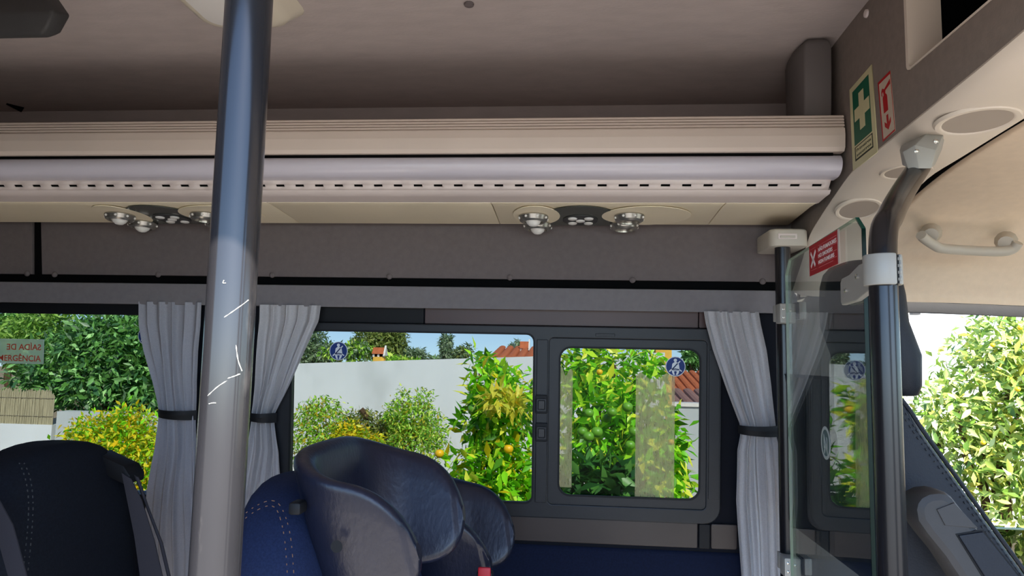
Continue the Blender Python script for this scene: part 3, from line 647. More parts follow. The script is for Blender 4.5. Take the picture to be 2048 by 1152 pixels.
# ------------------------------------------------------------------ signs on the cab header
MH = Matrix(((0, 0, -1, HX), (-1, 0, 0, 0), (0, 1, 0, 0), (0, 0, 0, 1)))          # reads left to right from the passenger room: local x = -Y
def hq(pts): return [(-PX(x, y, HX).y, PX(x, y, HX).z) for x, y in pts]
def quadmap(q):                                 # bilinear map of the unit square (0,0 = bottom left)
    bl, br_, tr, tl = [Vector(p) for p in q]
    return lambda u, v: tuple((bl*(1-u)+br_*u)*(1-v)+(tl*(1-u)+tr*u)*v)
cream, green = flat('sign_cream', 'cfc79c', .5), flat('sign_green', '0f5b42', .5)
fq = hq([(1708, 342), (1757, 304), (1745, 129), (1701, 180)]); fm = quadmap(fq)
fa = empty('first_aid_sign', (HX, -(fq[0][0]+fq[1][0])/2, fq[0][1]), 'green and cream first aid sign with a cross on the header panel', 'sign')
MHo = lambda off: MH @ Matrix.Translation((0, 0, off))
plate('sheet', [[fm(0, 0), fm(1, 0), fm(1, 1), fm(0, 1)]], MHo(.0005), .0018, cream, fa)
plate('green_field', [[fm(.13, .27), fm(.86, .27), fm(.86, .93), fm(.13, .93)]], MHo(.0023), .0003, green, fa)
cr = [(.40, .40), (.62, .40), (.62, .545), (.83, .545), (.83, .69), (.62, .69), (.62, .84), (.40, .84), (.40, .69), (.19, .69), (.19, .545), (.40, .545)]
plate('cross', [[fm(*p) for p in cr]], MHo(.0026), .0003, cream, fa)
bk = flat('sign_ink', '2a2c20', .6)
plate('caption_frame', [[fm(.13, .085), fm(.87, .085), fm(.87, .25), fm(.13, .25)], [fm(.16, .105), fm(.84, .105), fm(.84, .24), fm(.16, .24)]], MHo(.0023), .0003, bk, fa)
for k, wd in enumerate(('Primeiros', 'socorros')):
    x, z = fm(.5, .185-.058*k); wdt = (fm(.8, .2)[0]-fm(.2, .2)[0])
    ang = math.atan2(fm(1, .2)[1]-fm(0, .2)[1], fm(1, .2)[0]-fm(0, .2)[0])
    text('lettering', wd, MHo(.0023) @ Matrix.Translation((x, z, 0)) @ Matrix.Rotation(ang, 4, 'Z'), (fm(.5, 1)[1]-fm(.5, 0)[1])*.036, bk, fa, width=wdt, bold=.01)
eq = hq([(1767, 284), (1792, 261), (1782, 141), (1757, 166)]); em = quadmap(eq)
ex = empty('fire_extinguisher_sign', (HX, -(eq[0][0]+eq[1][0])/2, eq[0][1]), 'white sign with red extinguisher and down arrow on the header panel', 'sign')
pale, sred = flat('sign_pale', 'c9b7a4', .5), flat('sign_red', 'b3181c', .5)
plate('sheet', [[em(0, 0), em(1, 0), em(1, 1), em(0, 1)]], MHo(.0005), .0008, pale, ex)
plate('red_border', [[em(0, 0), em(1, 0), em(1, 1), em(0, 1)], [em(.07, .03), em(.97, .03), em(.97, .955), em(.07, .955)]], MHo(.0013), .0003, sred, ex)
plate('bottle', [[em(x, y) for x, y in ((.28, .42), (.62, .42), (.62, .66), (.57, .70), (.50, .72), (.40, .72), (.30, .69), (.28, .66))]], MHo(.0013), .0003, sred, ex)
plate('valve', [[em(x, y) for x, y in ((.38, .72), (.50, .72), (.52, .765), (.92, .80), (.92, .88), (.45, .80), (.30, .84), (.22, .80), (.20, .74), (.26, .70), (.26, .76), (.34, .78))]], MHo(.0013), .0003, sred, ex)
plate('arrow', [[em(x, y) for x, y in ((.44, .36), (.58, .36), (.58, .22), (.75, .28), (.75, .20), (.52, .11), (.27, .20), (.27, .28), (.44, .22))]], MHo(.0013), .0003, sred, ex)

# ------------------------------------------------------------------ seat-belt and exit stickers on the windows
blue, swhite, sblue = flat('sticker_blue', '14306c', .5), flat('sticker_offwhite', 'c9d0d4', .5), flat('sticker_darkblue', '12264f', .5)
def belt_sticker(u, v, r, off, label, face=1):
    s = empty('seat_belt_sticker', WP(u, v, off), label, 'sticker')
    T = WM(off) @ Matrix.Translation((u, v, 0))
    K = lambda pts: [(x*r, y*r) for x, y in pts]
    plate('rim', [circ(0, 0, r, 48), circ(0, 0, r*.93, 48)], T, .0005, swhite, s)
    plate('disc', [circ(0, 0, r*.93, 48)], T, .0004, blue, s)
    T2 = T @ Matrix.Translation((0, 0, .0004))
    plate('head', [circ(-.02*r, .63*r, .165*r, 20)], T2, .0003, swhite, s)
    plate('torso', [K([(-.09, .47), (.09, .47), (.12, .42), (.28, .33), (.34, .22), (.42, -.30), (.28, -.36), (0, -.38), (-.28, -.36), (-.38, -.30), (-.33, .22), (-.27, .33), (-.12, .42)])], T2, .0003, swhite, s)
    plate('legs', [K([(-.36, -.34), (-.2, -.42), (0, -.44), (.2, -.42), (.38, -.34), (.36, -.58), (.22, -.86), (.04, -.86), (.14, -.56), (.10, -.48), (-.10, -.48), (-.14, -.56), (-.05, -.86), (-.22, -.86), (-.34, -.58)])], T2, .0003, swhite, s)
    T3 = T @ Matrix.Translation((0, 0, .0007))
    plate('shoulder_belt', [K([(-.40, -.28), (-.30, -.36), (.27, .29), (.17, .35)])], T3, .0003, sblue, s)
    plate('lap_belt', [K([(-.36, -.26), (0, -.20), (.38, -.26), (.38, -.36), (0, -.30), (-.36, -.36)])], T3, .0003, sblue, s)
    plate('belt_end', [K([(.20, .36), (.30, .30), (.50, .52), (.42, .58)])], T3, .0003, swhite, s)
    plate('belt_end', [K([(-.40, -.24), (-.66, -.46), (-.62, -.56), (-.54, -.56), (-.36, -.38)])], T3, .0003, swhite, s)
    plate('belt_end', [K([(.40, -.26), (.66, -.44), (.60, -.52), (.38, -.38)])], T3, .0003, swhite, s)
    return s
u, v = W(677, 702, -.017); belt_sticker(u, v, .0275, -.0178, 'round blue seat-belt sticker on the large fixed window pane')
u, v = W(1351, 733, .009); belt_sticker(u, v, .0275, .0082, 'round blue seat-belt sticker on the small sliding window pane')
u, v = W(293, 672, -.017); belt_sticker(u, v, .0275, -.0178, 'round blue seat-belt sticker half hidden behind the left curtain')
xa_, va_ = W(88, 679, -.017); xb_, vb_ = W(86, 728, -.017)
es = empty('exit_sticker', WP(xa_-.1, vb_, -.017), 'pale green emergency exit sticker with red letters on left window', 'sticker')
film = mat('sticker_film_green', 'c4dcb8', .5, .3, var=.05)
nt = film.node_tree; tr = nd(nt, 'ShaderNodeBsdfTransparent'); mx = nd(nt, 'ShaderNodeMixShader'); mx.inputs[0].default_value = .5
tl_ = nd(nt, 'ShaderNodeBsdfTranslucent'); tl_.inputs[0].default_value = lin('ecfae4'); ad = nd(nt, 'ShaderNodeMixShader'); ad.inputs[0].default_value = .6
nt.links.new(nt.nodes['Principled BSDF'].outputs[0], ad.inputs[1]); nt.links.new(tl_.outputs[0], ad.inputs[2])
nt.links.new(ad.outputs[0], mx.inputs[1]); nt.links.new(tr.outputs[0], mx.inputs[2]); nt.links.new(mx.outputs[0], nt.nodes['Material Output'].inputs[0])
tw = .235
plate('film', [[(xa_-tw, vb_), (xa_, vb_), (xa_, va_), (xa_-tw, va_)]], WM(-.0178), .0004, film, es)
plate('film_edge', [[(xa_-tw, vb_), (xa_, vb_), (xa_, va_), (xa_-tw, va_)], [(xa_-tw+.0012, vb_+.0012), (xa_-.0012, vb_+.0012), (xa_-.0012, va_-.0012), (xa_-tw+.0012, va_-.0012)]], WM(-.0174), .0003, swhite, es)
ored = flat('letter_red', 'b84430', .5); hh = va_-vb_
text('lettering', 'SAÍDA DE', WM(-.0173) @ Matrix.Translation((xa_-.0075-.0575, vb_+hh*.56, 0)), hh*.25, ored, es, width=.112, mirror=True, bold=.012)
text('lettering', 'EMERGÊNCIA', WM(-.0173) @ Matrix.Translation((xa_-.0085-.076, vb_+hh*.10, 0)), hh*.25, ored, es, width=.152, bold=.012)
# brown reflection streaks of the sliding pane, painted as translucent sheets
def reflection_strip(px0, px1, py0, py1, label, seed):
    m, nt, p, out = base_mat('painted_reflection'); L = nt.links.new
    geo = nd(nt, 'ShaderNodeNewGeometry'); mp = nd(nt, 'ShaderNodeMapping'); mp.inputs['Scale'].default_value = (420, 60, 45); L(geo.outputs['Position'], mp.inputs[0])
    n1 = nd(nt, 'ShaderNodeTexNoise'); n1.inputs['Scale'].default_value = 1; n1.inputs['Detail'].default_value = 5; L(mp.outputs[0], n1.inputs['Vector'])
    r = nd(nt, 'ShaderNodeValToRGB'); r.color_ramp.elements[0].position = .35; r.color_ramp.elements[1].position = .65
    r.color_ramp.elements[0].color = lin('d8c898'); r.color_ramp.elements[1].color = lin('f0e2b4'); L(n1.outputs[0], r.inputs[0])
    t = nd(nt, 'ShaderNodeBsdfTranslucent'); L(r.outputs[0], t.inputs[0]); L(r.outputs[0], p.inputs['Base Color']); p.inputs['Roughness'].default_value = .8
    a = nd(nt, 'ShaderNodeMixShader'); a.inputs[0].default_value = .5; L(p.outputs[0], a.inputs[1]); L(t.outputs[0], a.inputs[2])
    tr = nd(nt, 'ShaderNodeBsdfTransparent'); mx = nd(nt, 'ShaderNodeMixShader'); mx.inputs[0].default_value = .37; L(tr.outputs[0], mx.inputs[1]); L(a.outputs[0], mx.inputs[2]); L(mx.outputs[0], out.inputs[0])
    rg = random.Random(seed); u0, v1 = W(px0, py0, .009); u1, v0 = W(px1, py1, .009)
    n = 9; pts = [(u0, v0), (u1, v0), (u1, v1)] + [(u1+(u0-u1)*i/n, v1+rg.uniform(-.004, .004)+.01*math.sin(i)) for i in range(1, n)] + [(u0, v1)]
    o = plate('reflection_sheet', [pts], WM(.0081), .0003, m); tag(o, label, 'film strip')
reflection_strip(1272, 1348, 752, 996, 'wide hazy brown painted reflection on the right half of the sliding pane', 3)
reflection_strip(1119, 1143, 742, 975, 'narrow hazy brown painted reflection along the left edge of sliding pane', 4)

# ------------------------------------------------------------------ curtains
def curtain(rows_px, off, label, tie, m, seed, nf=5, amp=.010, tie_py=None):
    rg = random.Random(seed); ph = [rg.uniform(0, 6.28) for _ in range(4)]
    K = [W(l, y, off) + W(r_, y, off) for y, l, r_ in rows_px]
    vs_ = [(k[1]+k[3])/2 for k in K]; ls = [k[0] for k in K]; rs = [k[2] for k in K]
    order = np.argsort(vs_); vv = np.array(vs_)[order]; ll = np.array(ls)[order]; rr = np.array(rs)[order]
    N, NU = 90, 84; rows = []; uvs = []
    vtop, vbot = max(vs_), min(vs_); full = max(rr-ll)
    for i in range(N+1):
        v = vtop+(vbot-vtop)*i/N
        k = sorted(range(len(vv)), key=lambda q: abs(vv[q]-v))
        l = np.interp(v, vv, ll); r_ = np.interp(v, vv, rr); row = []
        tight = (r_-l)/full
        for j in range(NU+1):
            t = j/NU
            w = t + .012*math.sin(9*t+ph[0]+i*.02)
            z = amp*(math.sin(2*math.pi*nf*w+ph[1]) + .22*math.sin(2*math.pi*nf*2.3*w+ph[2]+i*.01) + .5*math.sin(2*math.pi*2.1*w+ph[3]))
            z += .006*math.sin(i*.16+t*7)*(1-abs(tight-.5))
            x = l+(r_-l)*(t+.018*math.sin(2*math.pi*nf*w+ph[1]+1.2))
            row.append(WP(x, v, off+z*(.75+.5*(1-tight)) + .012)); uvs.append((t*full*1.6, v))
        rows.append(row)
    me = MB().grid(rows).mesh(fix=False); uvl = me.uv_layers.new(name='UVMap')
    for lp in me.loops: uvl.data[lp.index].uv = uvs[lp.vertex_index]
    root = empty('curtain', WP((ls[0]+rs[0])/2, vbot, off), label, 'curtain', 'grey window curtains')
    place('cloth', me, m, root, True, 180)
    (y0, l0), (y1, r1), hpx = tie
    ta, tb = W(l0, y0, off), W(r1, y1, off); hw = hpx/F*1.8
    band = []
    for i in range(13):
        t = i/12; u = ta[0]+(tb[0]-ta[0])*t; v = ta[1]+(tb[1]-ta[1])*t; bulge = .028*math.sin(math.pi*min(1, t*1.05))**.6
        hv = hw*(.75+.25*t)
        band.append([WP(u, v+s*hv, off+bulge+.012+d) for s, d in ((1, -.003), (1, 0), (.08, .0015), (-.08, .0005), (-1, 0), (-1, -.003))])
    MB().loops(band).build('tieback', M['framedark'], root, angle=30)
    return root
clothm = cloth_mat('grey_curtain_weave', 'c8c6c8')
u_w = W(375, 680, .03); 
clothw = cloth_mat('grey_curtain_weave_worn', 'aeaeb5')
curtain([(604, 283, 410), (650, 284, 408), (700, 293, 402), (760, 308, 397), (815, 320, 396), (842, 321, 396), (900, 316, 400), (980, 300, 402), (1060, 292, 405), (1190, 290, 408)], .028, 'grey curtain tied back at the right end of the left window', ((824, 321), (829, 398), 11), clothw, 11)
curtain([(610, 520, 644), (640, 520, 640), (700, 516, 612), (770, 512, 580), (825, 508, 553), (842, 508, 552), (900, 500, 562), (980, 480, 564), (1080, 455, 560), (1190, 440, 560)], .032, 'grey curtain tied back just right of the near black pole', ((830, 500), (834, 557), 11), clothm, 23)
curtain([(623, 1404, 1512), (648, 1408, 1516), (700, 1422, 1528), (770, 1447, 1538), (848, 1477, 1546), (868, 1478, 1547), (900, 1471, 1553), (1000, 1469, 1562), (1100, 1476, 1566), (1200, 1482, 1570)], .03, 'grey curtain tied back beside the far thin black pole', ((857, 1474), (860, 1562), 12), clothm, 37, nf=5)

# ------------------------------------------------------------------ seats
def loft(rings, n=28, e=3.2):
    """rings: (cx, cy, z, hx, hy); superellipse sections"""
    rows = []
    for cx, cy, z, hx, hy in rings:
        row = []
        for j in range(n):
            a = 2*math.pi*j/n; c, s = math.cos(a), math.sin(a)
            row.append((cx+hx*math.copysign(abs(c)**(2/e), c), cy+hy*math.copysign(abs(s)**(2/e), s), z))
        rows.append(row)
    return rows
def backrest(x, y, ztop, h, tx, wy, rec, dome=.12):
    rings = []
    zs = [0, .02, .1, .25, .4, .55, .7, .8] + [.8+.2*math.sin(R(a)) for a in (15, 30, 45, 58, 70, 79, 86, 89)]
    for t in zs:
        z = ztop-h+h*t; q = 1.0
        if t > .8: q = max(.05, math.sqrt(max(0, 1-((t-.8)/.2)**2))**.75)
        qb = .9 if t == 0 else 1
        rings.append((x-rec*(h*t-h), y, z, tx*(.45+.55*q)*qb if t > .8 else tx*qb, wy*q*qb))
    return loft(rings)
def dashes(path, r, m, parent, name='stitching', step=.011, gap=.45):
    mb = MB(); pts = curve_path(path, 10); acc = 0; seg = []
    for a, c in zip(pts[:-1], pts[1:]):
        L_ = (c-a).length; k = max(1, int(L_/.002))
        for i in range(k):
            acc += L_/k; q = a+(c-a)*((i+.5)/k)
            if (acc % step) < step*(1-gap): seg.append(q)
            else:
                if len(seg) > 1: mb.tube([seg[0], seg[-1]], r, 4)
                seg = []
    if len(seg) > 1: mb.tube([seg[0], seg[-1]], r, 4)
    if mb.v: mb.build(name, m, parent, smooth=False)
def seat_frame(root, x, y, wy, m):
    rows = loft([(x+.27, y, .40, .22, wy*.9), (x+.27, y, .42, .25, wy), (x+.27, y, .50, .26, wy), (x+.27, y, .53, .24, wy*.95), (x+.27, y, .54, .18, wy*.8)], 28)
    MB().loops(rows).build('cushion', m, root)
    for dx in (.12, .42):
        for dy in (-1, 1):
            MB().box((x+dx-.02, y+dy*wy*.7-.02, 0), (x+dx+.02, y+dy*wy*.7+.02, .40)).build('leg', M['darkplastic'], root, bevel=.004)
def wing_headrest(x, y, ztop, parent, name='wing_headrest'):
    w, lw, rc = .152, .178, .085; hth = .0165; rec = .20
    cl_ = [(rc+(lw-rc)*math.cos(R(90*i/16)), -w) for i in range(17)]
    cl_ += [(rc-rc*math.sin(R(a)), -w+rc-rc*math.cos(R(a))) for a in range(9, 91, 9)]
    cl_ += [(0, -w+rc+(2*w-2*rc)*i/6) for i in range(1, 6)]
    cl_ += [(a_, -b_) for a_, b_ in reversed(cl_[:27])]
    rows = []; nn = len(cl_)
    for i, (px, py) in enumerate(cl_):
        a, c = cl_[max(i-1, 0)], cl_[min(i+1, nn-1)]
        t = Vector((c[0]-a[0], c[1]-a[1])).normalized(); nr = Vector((t.y, -t.x))          # outwards
        f = px/lw
        top = -.004 - .030*min(1, (abs(py)/w))**3 - .028*f**1.5 if f < .55 else -.034-.028*f**1.5
        bot = -.245 + .02*f
        if f > .45:
            g_ = (f-.45)/.55; mid = -.150; k = max(0, 1-g_**3)**.5; k = max(k, .16)
            top = mid+(top-mid)*k; bot = mid+(bot-mid)*k
        hh_ = hth*(1 if f < .93 else .62); row = []
        H = (top-bot); rr_ = min(hh_, H/2.2)
        prof = [(hh_, bot+rr_+(H-2*rr_)*k/5) for k in range(6)] + [(hh_*math.cos(R(b_)), top-rr_+rr_*math.sin(R(b_))) for b_ in (30, 60, 90, 120, 150)] + [(-hh_, top-rr_-(H-2*rr_)*k/5) for k in range(6)] + [(-hh_*math.cos(R(b_)), bot+rr_-rr_*math.sin(R(b_))) for b_ in (30, 60, 90, 120, 150)]
        for d, z in prof:
            q = Vector((px+nr.x*d, py+nr.y*d, z)); fl_ar = .38*math.copysign(min(1, abs(py)/w)**1.5, py)
            row.append((x+q.x-rec*q.z+.09*q.y, y+q.y+fl_ar*(q.z+.10), ztop+q.z))
        rows.append(row)
    return MB().loops(rows).build(name, M['leather'], parent, angle=60)
def passenger_seat(x, y, ztop, label, m, thread, head=None, wy=.205, tx=.075, rec=.22):
    r = empty('passenger_seat', (x+.2, y, 0), label, 'seat', 'passenger seats')
    MB().loops(backrest(x, y, ztop, ztop-.45, tx, wy, rec)).build('backrest', m, r, angle=60)
    seat_frame(r, x+.1, y, wy, m)
    return r
# near middle seat
s1 = passenger_seat(-.475, 1.235, PY(560, 968, 1.16).z+.004, 'blue bus seat with black winged headrest beside the near pole', M['navyfab'], 0)
hr = wing_headrest(-.418, 1.205, CZ-.143, s1)
q = PY(673, 1093, 1.034)
MB().lathe([(.009, 0), (.008, -.0015), (.006, -.0005), (.0045, -.002), (.003, -.003)], Matrix.Translation((q.x, q.y, q.z)) @ Matrix.Rotation(R(90), 4, 'X'), 18).build('recess_screw', M['framedark'], hr)
for pts in ([(480,1036),(505,1016),(535,1002),(556,1006),(572,1036),(582,1080),(588,1152)], [(480,1045),(508,1024),(534,1012),(551,1016),(562,1042),(570,1085),(575,1152)]):
    dashes([PY(px, py, 1.026) for px, py in pts], .0007, M['stitch'], s1)
q = PY(588, 1014, 1.03); MB().box((q.x-.009, q.y-.001, q.z-.012), (q.x+.010, q.y+.03, q.z+.006)).build('headrest_catch', M['framedark'], s1, bevel=.004)
# far middle seat
s2 = passenger_seat(-.40, 1.655, CZ-.33, 'blue bus seat with black winged headrest, window side, lower one', M['navyfab'], 0)
wing_headrest(-.355, 1.625, CZ-.272, s2)
# belt buckle between the seats
bkl = empty('belt_buckle', PY(970, 1160, 1.40), 'black seat-belt buckle with red button beside the winged seats', 'buckle')
q = PY(971, 1150, 1.40)
MB().box((q.x-.018, 1.395, q.z-.30), (q.x+.014, 1.42, q.z+.006)).build('body', M['framedark'], bkl, bevel=.004)
MB().box((q.x-.014, 1.389, q.z-.03), (q.x+.011, 1.396, q.z+.017)).build('red_button', M['red'], bkl, bevel=.003)
# left seat of the row behind
ls_ = passenger_seat(-1.165, 1.50, PY(100, 888, 1.5).z+.004, 'black fabric bus seat at lower left below the exit sticker', M['blackcloth'], 0, wy=.215, tx=.075, rec=.2)
for pts in ([(38,925),(50,955),(57,1000),(55,1060),(45,1150)], [(48,925),(60,955),(66,1000),(64,1060),(55,1150)]):
    dashes([PY(px, py, 1.277) for px, py in pts], .001, M['thread'], ls_)
gd_ = MB()
qa, qb = PY(232, 922, 1.62), PY(272, 942, 1.66)
MB().loops([[(x, y, z) for x, y, z in ((q.x-.0, q.y-.03, q.z+.018*s), (q.x, q.y+.03, q.z+.018*s), (q.x, q.y+.03, q.z-.02*s), (q.x, q.y-.03, q.z-.02*s))] for q, s in ((PY(205, 915, 1.62), .9), (PY(240, 935, 1.62), 1.1), (PY(262, 945, 1.62), 1.1), (PY(275, 955, 1.62), .5))]).build('belt_guide', M['framedark'], ls_, bevel=.005)
def strap(pts, w, m, parent, name):
    rows = []
    for (pl, pr_) in pts: rows.append([pl, (pl+pr_)/2+Vector((0, -.002, 0)), pr_, pr_+Vector((0, .0025, 0)), (pl+pr_)/2+Vector((0, .0015, 0)), pl+Vector((0, .0025, 0))])
    return MB().loops(rows).build(name, m, parent, angle=30)
sb = empty('seat_belt', PY(300, 1150, 1.58), 'grey seat belt webbing hanging from the black seat at lower left', 'seat belt')
strap([(PY(243, 945, 1.585), PY(262, 958, 1.585)), (PY(252, 990, 1.58), PY(283, 1000, 1.58)), (PY(268, 1070, 1.57), PY(308, 1080, 1.57)), (PY(287, 1200, 1.56), PY(338, 1210, 1.56))], 0, M['belt'], sb, 'webbing')
strap([(PY(268, 950, 1.60), PY(277, 955, 1.60)), (PY(290, 1010, 1.60), PY(296, 1012, 1.60)), (PY(318, 1085, 1.59), PY(325, 1087, 1.59)), (PY(345, 1200, 1.58), PY(352, 1202, 1.58))], 0, M['belt'], sb, 'webbing')
sb2 = empty('seat_belt', PY(10, 1150, 1.25), 'grey seat belt webbing crossing the bottom left corner of the frame', 'seat belt')
strap([(PY(-40, 1000, 1.25), PY(-8, 990, 1.25)), (PY(-10, 1060, 1.24), PY(25, 1050, 1.24)), (PY(18, 1160, 1.23), PY(52, 1150, 1.23)), (PY(40, 1240, 1.22), PY(75, 1230, 1.22))], 0, M['belt'], sb2, 'webbing')
# driver's seat
ds = empty('driver_seat', (.75, 1.42, 0), "dark blue driver's seat with tall headrest behind the glass partition", 'seat')
YN = 1.215
fe = [PY(1801, 786, YN), PY(1815, 800, YN), PY(1850, 868, YN), PY(1920, 965, YN), PY(1990, 1062, YN), PY(2048, 1142, YN), PY(2110, 1230, YN)]
rows = []
zs = [fe[-1].z, (fe[-1].z+fe[-2].z)/2] + [f.z for f in reversed(fe[:-1])] + [fe[0].z+.012, fe[0].z+.02]
fx = lambda z: float(np.interp(z, [f.z for f in reversed(fe)], [f.x for f in reversed(fe)]))
for k, z in enumerate(zs):
    xf = fx(min(z, fe[0].z)); th = .15 if k < len(zs)-3 else (.10, .075, .04)[k-len(zs)+3]
    xr_ = .532 if k < len(zs)-3 else max(.532, xf-th*.7)
    if k >= len(zs)-2: xf -= (.010, .022)[k-len(zs)+2]
    wy = .285 if k < len(zs)-3 else (.28, .27, .24)[k-len(zs)+3]
    rows.append([(xf-.012 if c else xf, y, z) if True else 0 for c, y in ((1, 1.495-wy), (0, 1.495-wy+.015), (0, 1.495+wy-.015), (1, 1.495+wy))] + [(xr_+.006, 1.495+wy, z), (xr_, 1.495+wy-.02, z), (xr_, 1.495-wy+.02, z), (xr_+.006, 1.495-wy, z)])
MB().loops(rows).build('backrest', M['driver'], ds, bevel=.004, angle=50)
def off_(pts, d): return [PY(px-d, py+d*.3, 1.2085) for px, py in pts]
epx = [(1803, 800), (1820, 822), (1850, 868), (1920, 965), (1990, 1062), (2048, 1142), (2080, 1186)]
dashes(off_(epx, 9), .0009, M['thread'], ds); dashes(off_(epx, 16), .0009, M['thread'], ds)
MB().tube(curve_path([q+Vector((.004, .002, .002)) for q in off_(epx, 4)], 5), .0035, 8).build('piping', M['driver'], ds)
hx0, hx1 = .535, .625
rows = []
for z, k in ((CZ-.055, .80), (CZ-.052, .9), (CZ-.035, .98), (CZ+.02, 1), (CZ+.08, 1.0), (CZ+.13, .98), (CZ+.165, .92), (CZ+.188, .80), (CZ+.2, .6), (CZ+.205, .3)):
    rows += loft([(.578+(.02 if z < CZ+.03 else -.0)-.05*max(0, z-CZ-.08), 1.455, z, .052*k**.6, .145*k)], 32, 2.8)
MB().loops(rows).build('headrest', M['driver'], ds, angle=60)
for dy in (-.05, .05): MB().tube([(.578, 1.455+dy, CZ-.12), (.59, 1.455+dy, CZ-.05)], .006, 10).build('headrest_post', M['steel'], ds)
rows = loft([(.98, 1.45, .40, .24, .22), (.98, 1.45, .43, .27, .24), (.98, 1.45, .53, .27, .24), (.98, 1.45, .56, .22, .2)], 28); MB().loops(rows).build('cushion', M['driver'], ds)
MB().box((.80, 1.27, 0), (1.18, 1.63, .40)).build('pedestal', M['framedark'], ds, bevel=.01)
# folded armrest beside the driver's seat
YA = 1.13
MA = Matrix(((1, 0, 0, 0), (0, 0, -1, YA+.03), (0, 1, 0, 0), (0, 0, 0, 1)))
def aq(pts): return [(PY(x, y, YA).x, PY(x, y, YA).z) for x, y in pts]
ol = [(1812,1012),(1815,998),(1824,986),(1840,978),(1860,976),(1876,979),(1888,988),(1905,1010),(1938,1050),(1990,1114),(2060,1200),(1940,1210),(1905,1158),(1870,1105),(1835,1062),(1816,1035)]
arm = plate('armrest', [aq(ol)], MA, .06, M['darkplastic'], ds, .012)
plate('upper_inset', [aq([(1852,1010),(1886,997),(1932,1047),(1868,1041)])], MA @ Matrix.Translation((0, 0, .058)), .004, M['darkplastic'], arm, .001)
plate('inset_panel', [aq([(1893,1060),(1940,1053),(2040,1178),(1972,1184)])], MA @ Matrix.Translation((0, 0, .057)), .007, M['driver'], arm, .0015)
plate('inset_groove', [aq([(1889,1058),(1942,1049),(2044,1178),(1968,1186)])], MA @ Matrix.Translation((0, 0, .056)), .005, M['framedark'], arm)
# grab handle above the driver's door
gh = empty('grab_handle', PY(1940, 480, 1.72), "pale grey grab handle on the headliner above driver's door", 'grab handle')
gpts = [PY(1842, 470, 1.66), PY(1850, 478, 1.67), PY(1868, 490, 1.68), PY(1885, 497, 1.69), PY(1940, 501, 1.70), PY(2000, 503, 1.70), PY(2025, 498, 1.70), PY(2036, 485, 1.69)]
MB().tube(curve_path(gpts, 5), [.0115]*len(curve_path(gpts, 5)), 14).build('grip', M['bracketcream'], gh)
for px, py in ((1862, 470), (2012, 486)):
    q = PY(px, py, 1.70); q2 = PY(px, py-4, 1.735)
    MB().tube([q, (q+q2)/2, q2], [.016, .019, .024], 12).build('mount', M['bracketcream'], gh)

# ------------------------------------------------------------------ outside
GZ = -.62
M['ground'] = mat('dry_ground', '9a8a70', .95, .1, var=.25, vscale=3, bump=.5, bscale=40)
M['paving'] = mat('pale_paving', '8c857b', .9, .2, var=.1, vscale=4, bump=.2, bscale=60)
M['whitewall'] = mat('white_render', 'd9dddb', .9, .2, var=.05, vscale=1.6, bump=.3, bscale=40, wear='c9cdca', wscale=2.2, stretch=(1, 1, .5))
M['greywall'] = mat('grey_render', 'b9bfbc', .9, .2, var=.05, vscale=2)
M['reed'] = mat('reed', 'a8a082', .9, .15, var=.25, vscale=30, stretch=(3, 3, .2))
M['tile'] = mat('terracotta', 'b5643c', .8, .2, var=.18, vscale=10)
M['tilebrown'] = mat('brown_sheet', '8d6a5e', .7, .3, var=.08, vscale=6)
M['yellow'] = mat('ochre_render', 'e0b04a', .9, .15, var=.12, vscale=6)
M['bark'] = mat('bark', '5c4a36', .95, .1, var=.3, vscale=25, bump=.6, bscale=60, stretch=(1, 1, .3))
M['orange'] = mat('ripe_orange_peel', 'fcc41c', .4, .5, var=.08, vscale=20, bump=.2, bscale=400)
M['lime'] = mat('unripe_orange_peel', '6aa82e', .4, .5, var=.15, vscale=20, bump=.2, bscale=400)
struct(MB().box((-60, 2.3, GZ-.1), (60, 90, GZ)).build('ground_garden', M['ground']))
struct(MB().box((-30, -30, GZ-.1), (30, 2.3, GZ-.005)).build('ground_yard', M['paving']))

# leaf shapes
def leaf_verts(curl=.12):
    v = [(0,0,0),(.3,.17,.03),(.3,-.17,.03),(.62,.15,.02-curl*.4),(.62,-.15,.02-curl*.4),(1,0,-curl),(.3,0,-.012),(.62,0,-.02-curl*.4)]
    f = [(0,6,1),(0,2,6),(1,6,7),(1,7,3),(6,2,4),(6,4,7),(3,7,5),(7,4,5)]
    return np.array(v), f
LV, LF = leaf_verts()
LQV = np.array([(0,0,0),(.45,.19,.03),(.45,-.19,.03),(1,0,-.10),(.45,0,-.03)]); LQF = np.array([(0,4,1),(1,4,3),(0,2,4),(2,3,4)])
def frames(n, nrm, droop=.35, out=.6):
    d = RNG.normal(size=(n, 3)); d /= np.linalg.norm(d, axis=1)[:, None]
    a = d + nrm*out; a[:, 2] -= droop; a /= np.linalg.norm(a, axis=1)[:, None]
    u = RNG.normal(size=(n, 3))*.55 + nrm*.6; u[:, 2] += .75
    s = np.cross(u, a); s /= (np.linalg.norm(s, axis=1)[:, None]+1e-9); w = np.cross(a, s)
    return np.stack([a, s, w], axis=2)                                          # columns: along, side, up
def sample_blobs(blobs, n, inner=.35):
    vol = np.array([r[0]*r[1]*r[2] for _, r in blobs])**.8; idx = RNG.choice(len(blobs), n, p=vol/vol.sum())
    c = np.array([tuple(b_[0]) for b_ in blobs])[idx]; r = np.array([b_[1] for b_ in blobs])[idx]
    d = RNG.normal(size=(n, 3)); d /= np.linalg.norm(d, axis=1)[:, None]
    k = RNG.uniform(inner**3, 1, n)**(1/3) * (1+.12*RNG.normal(size=n))
    return c + d*r*k[:, None], d
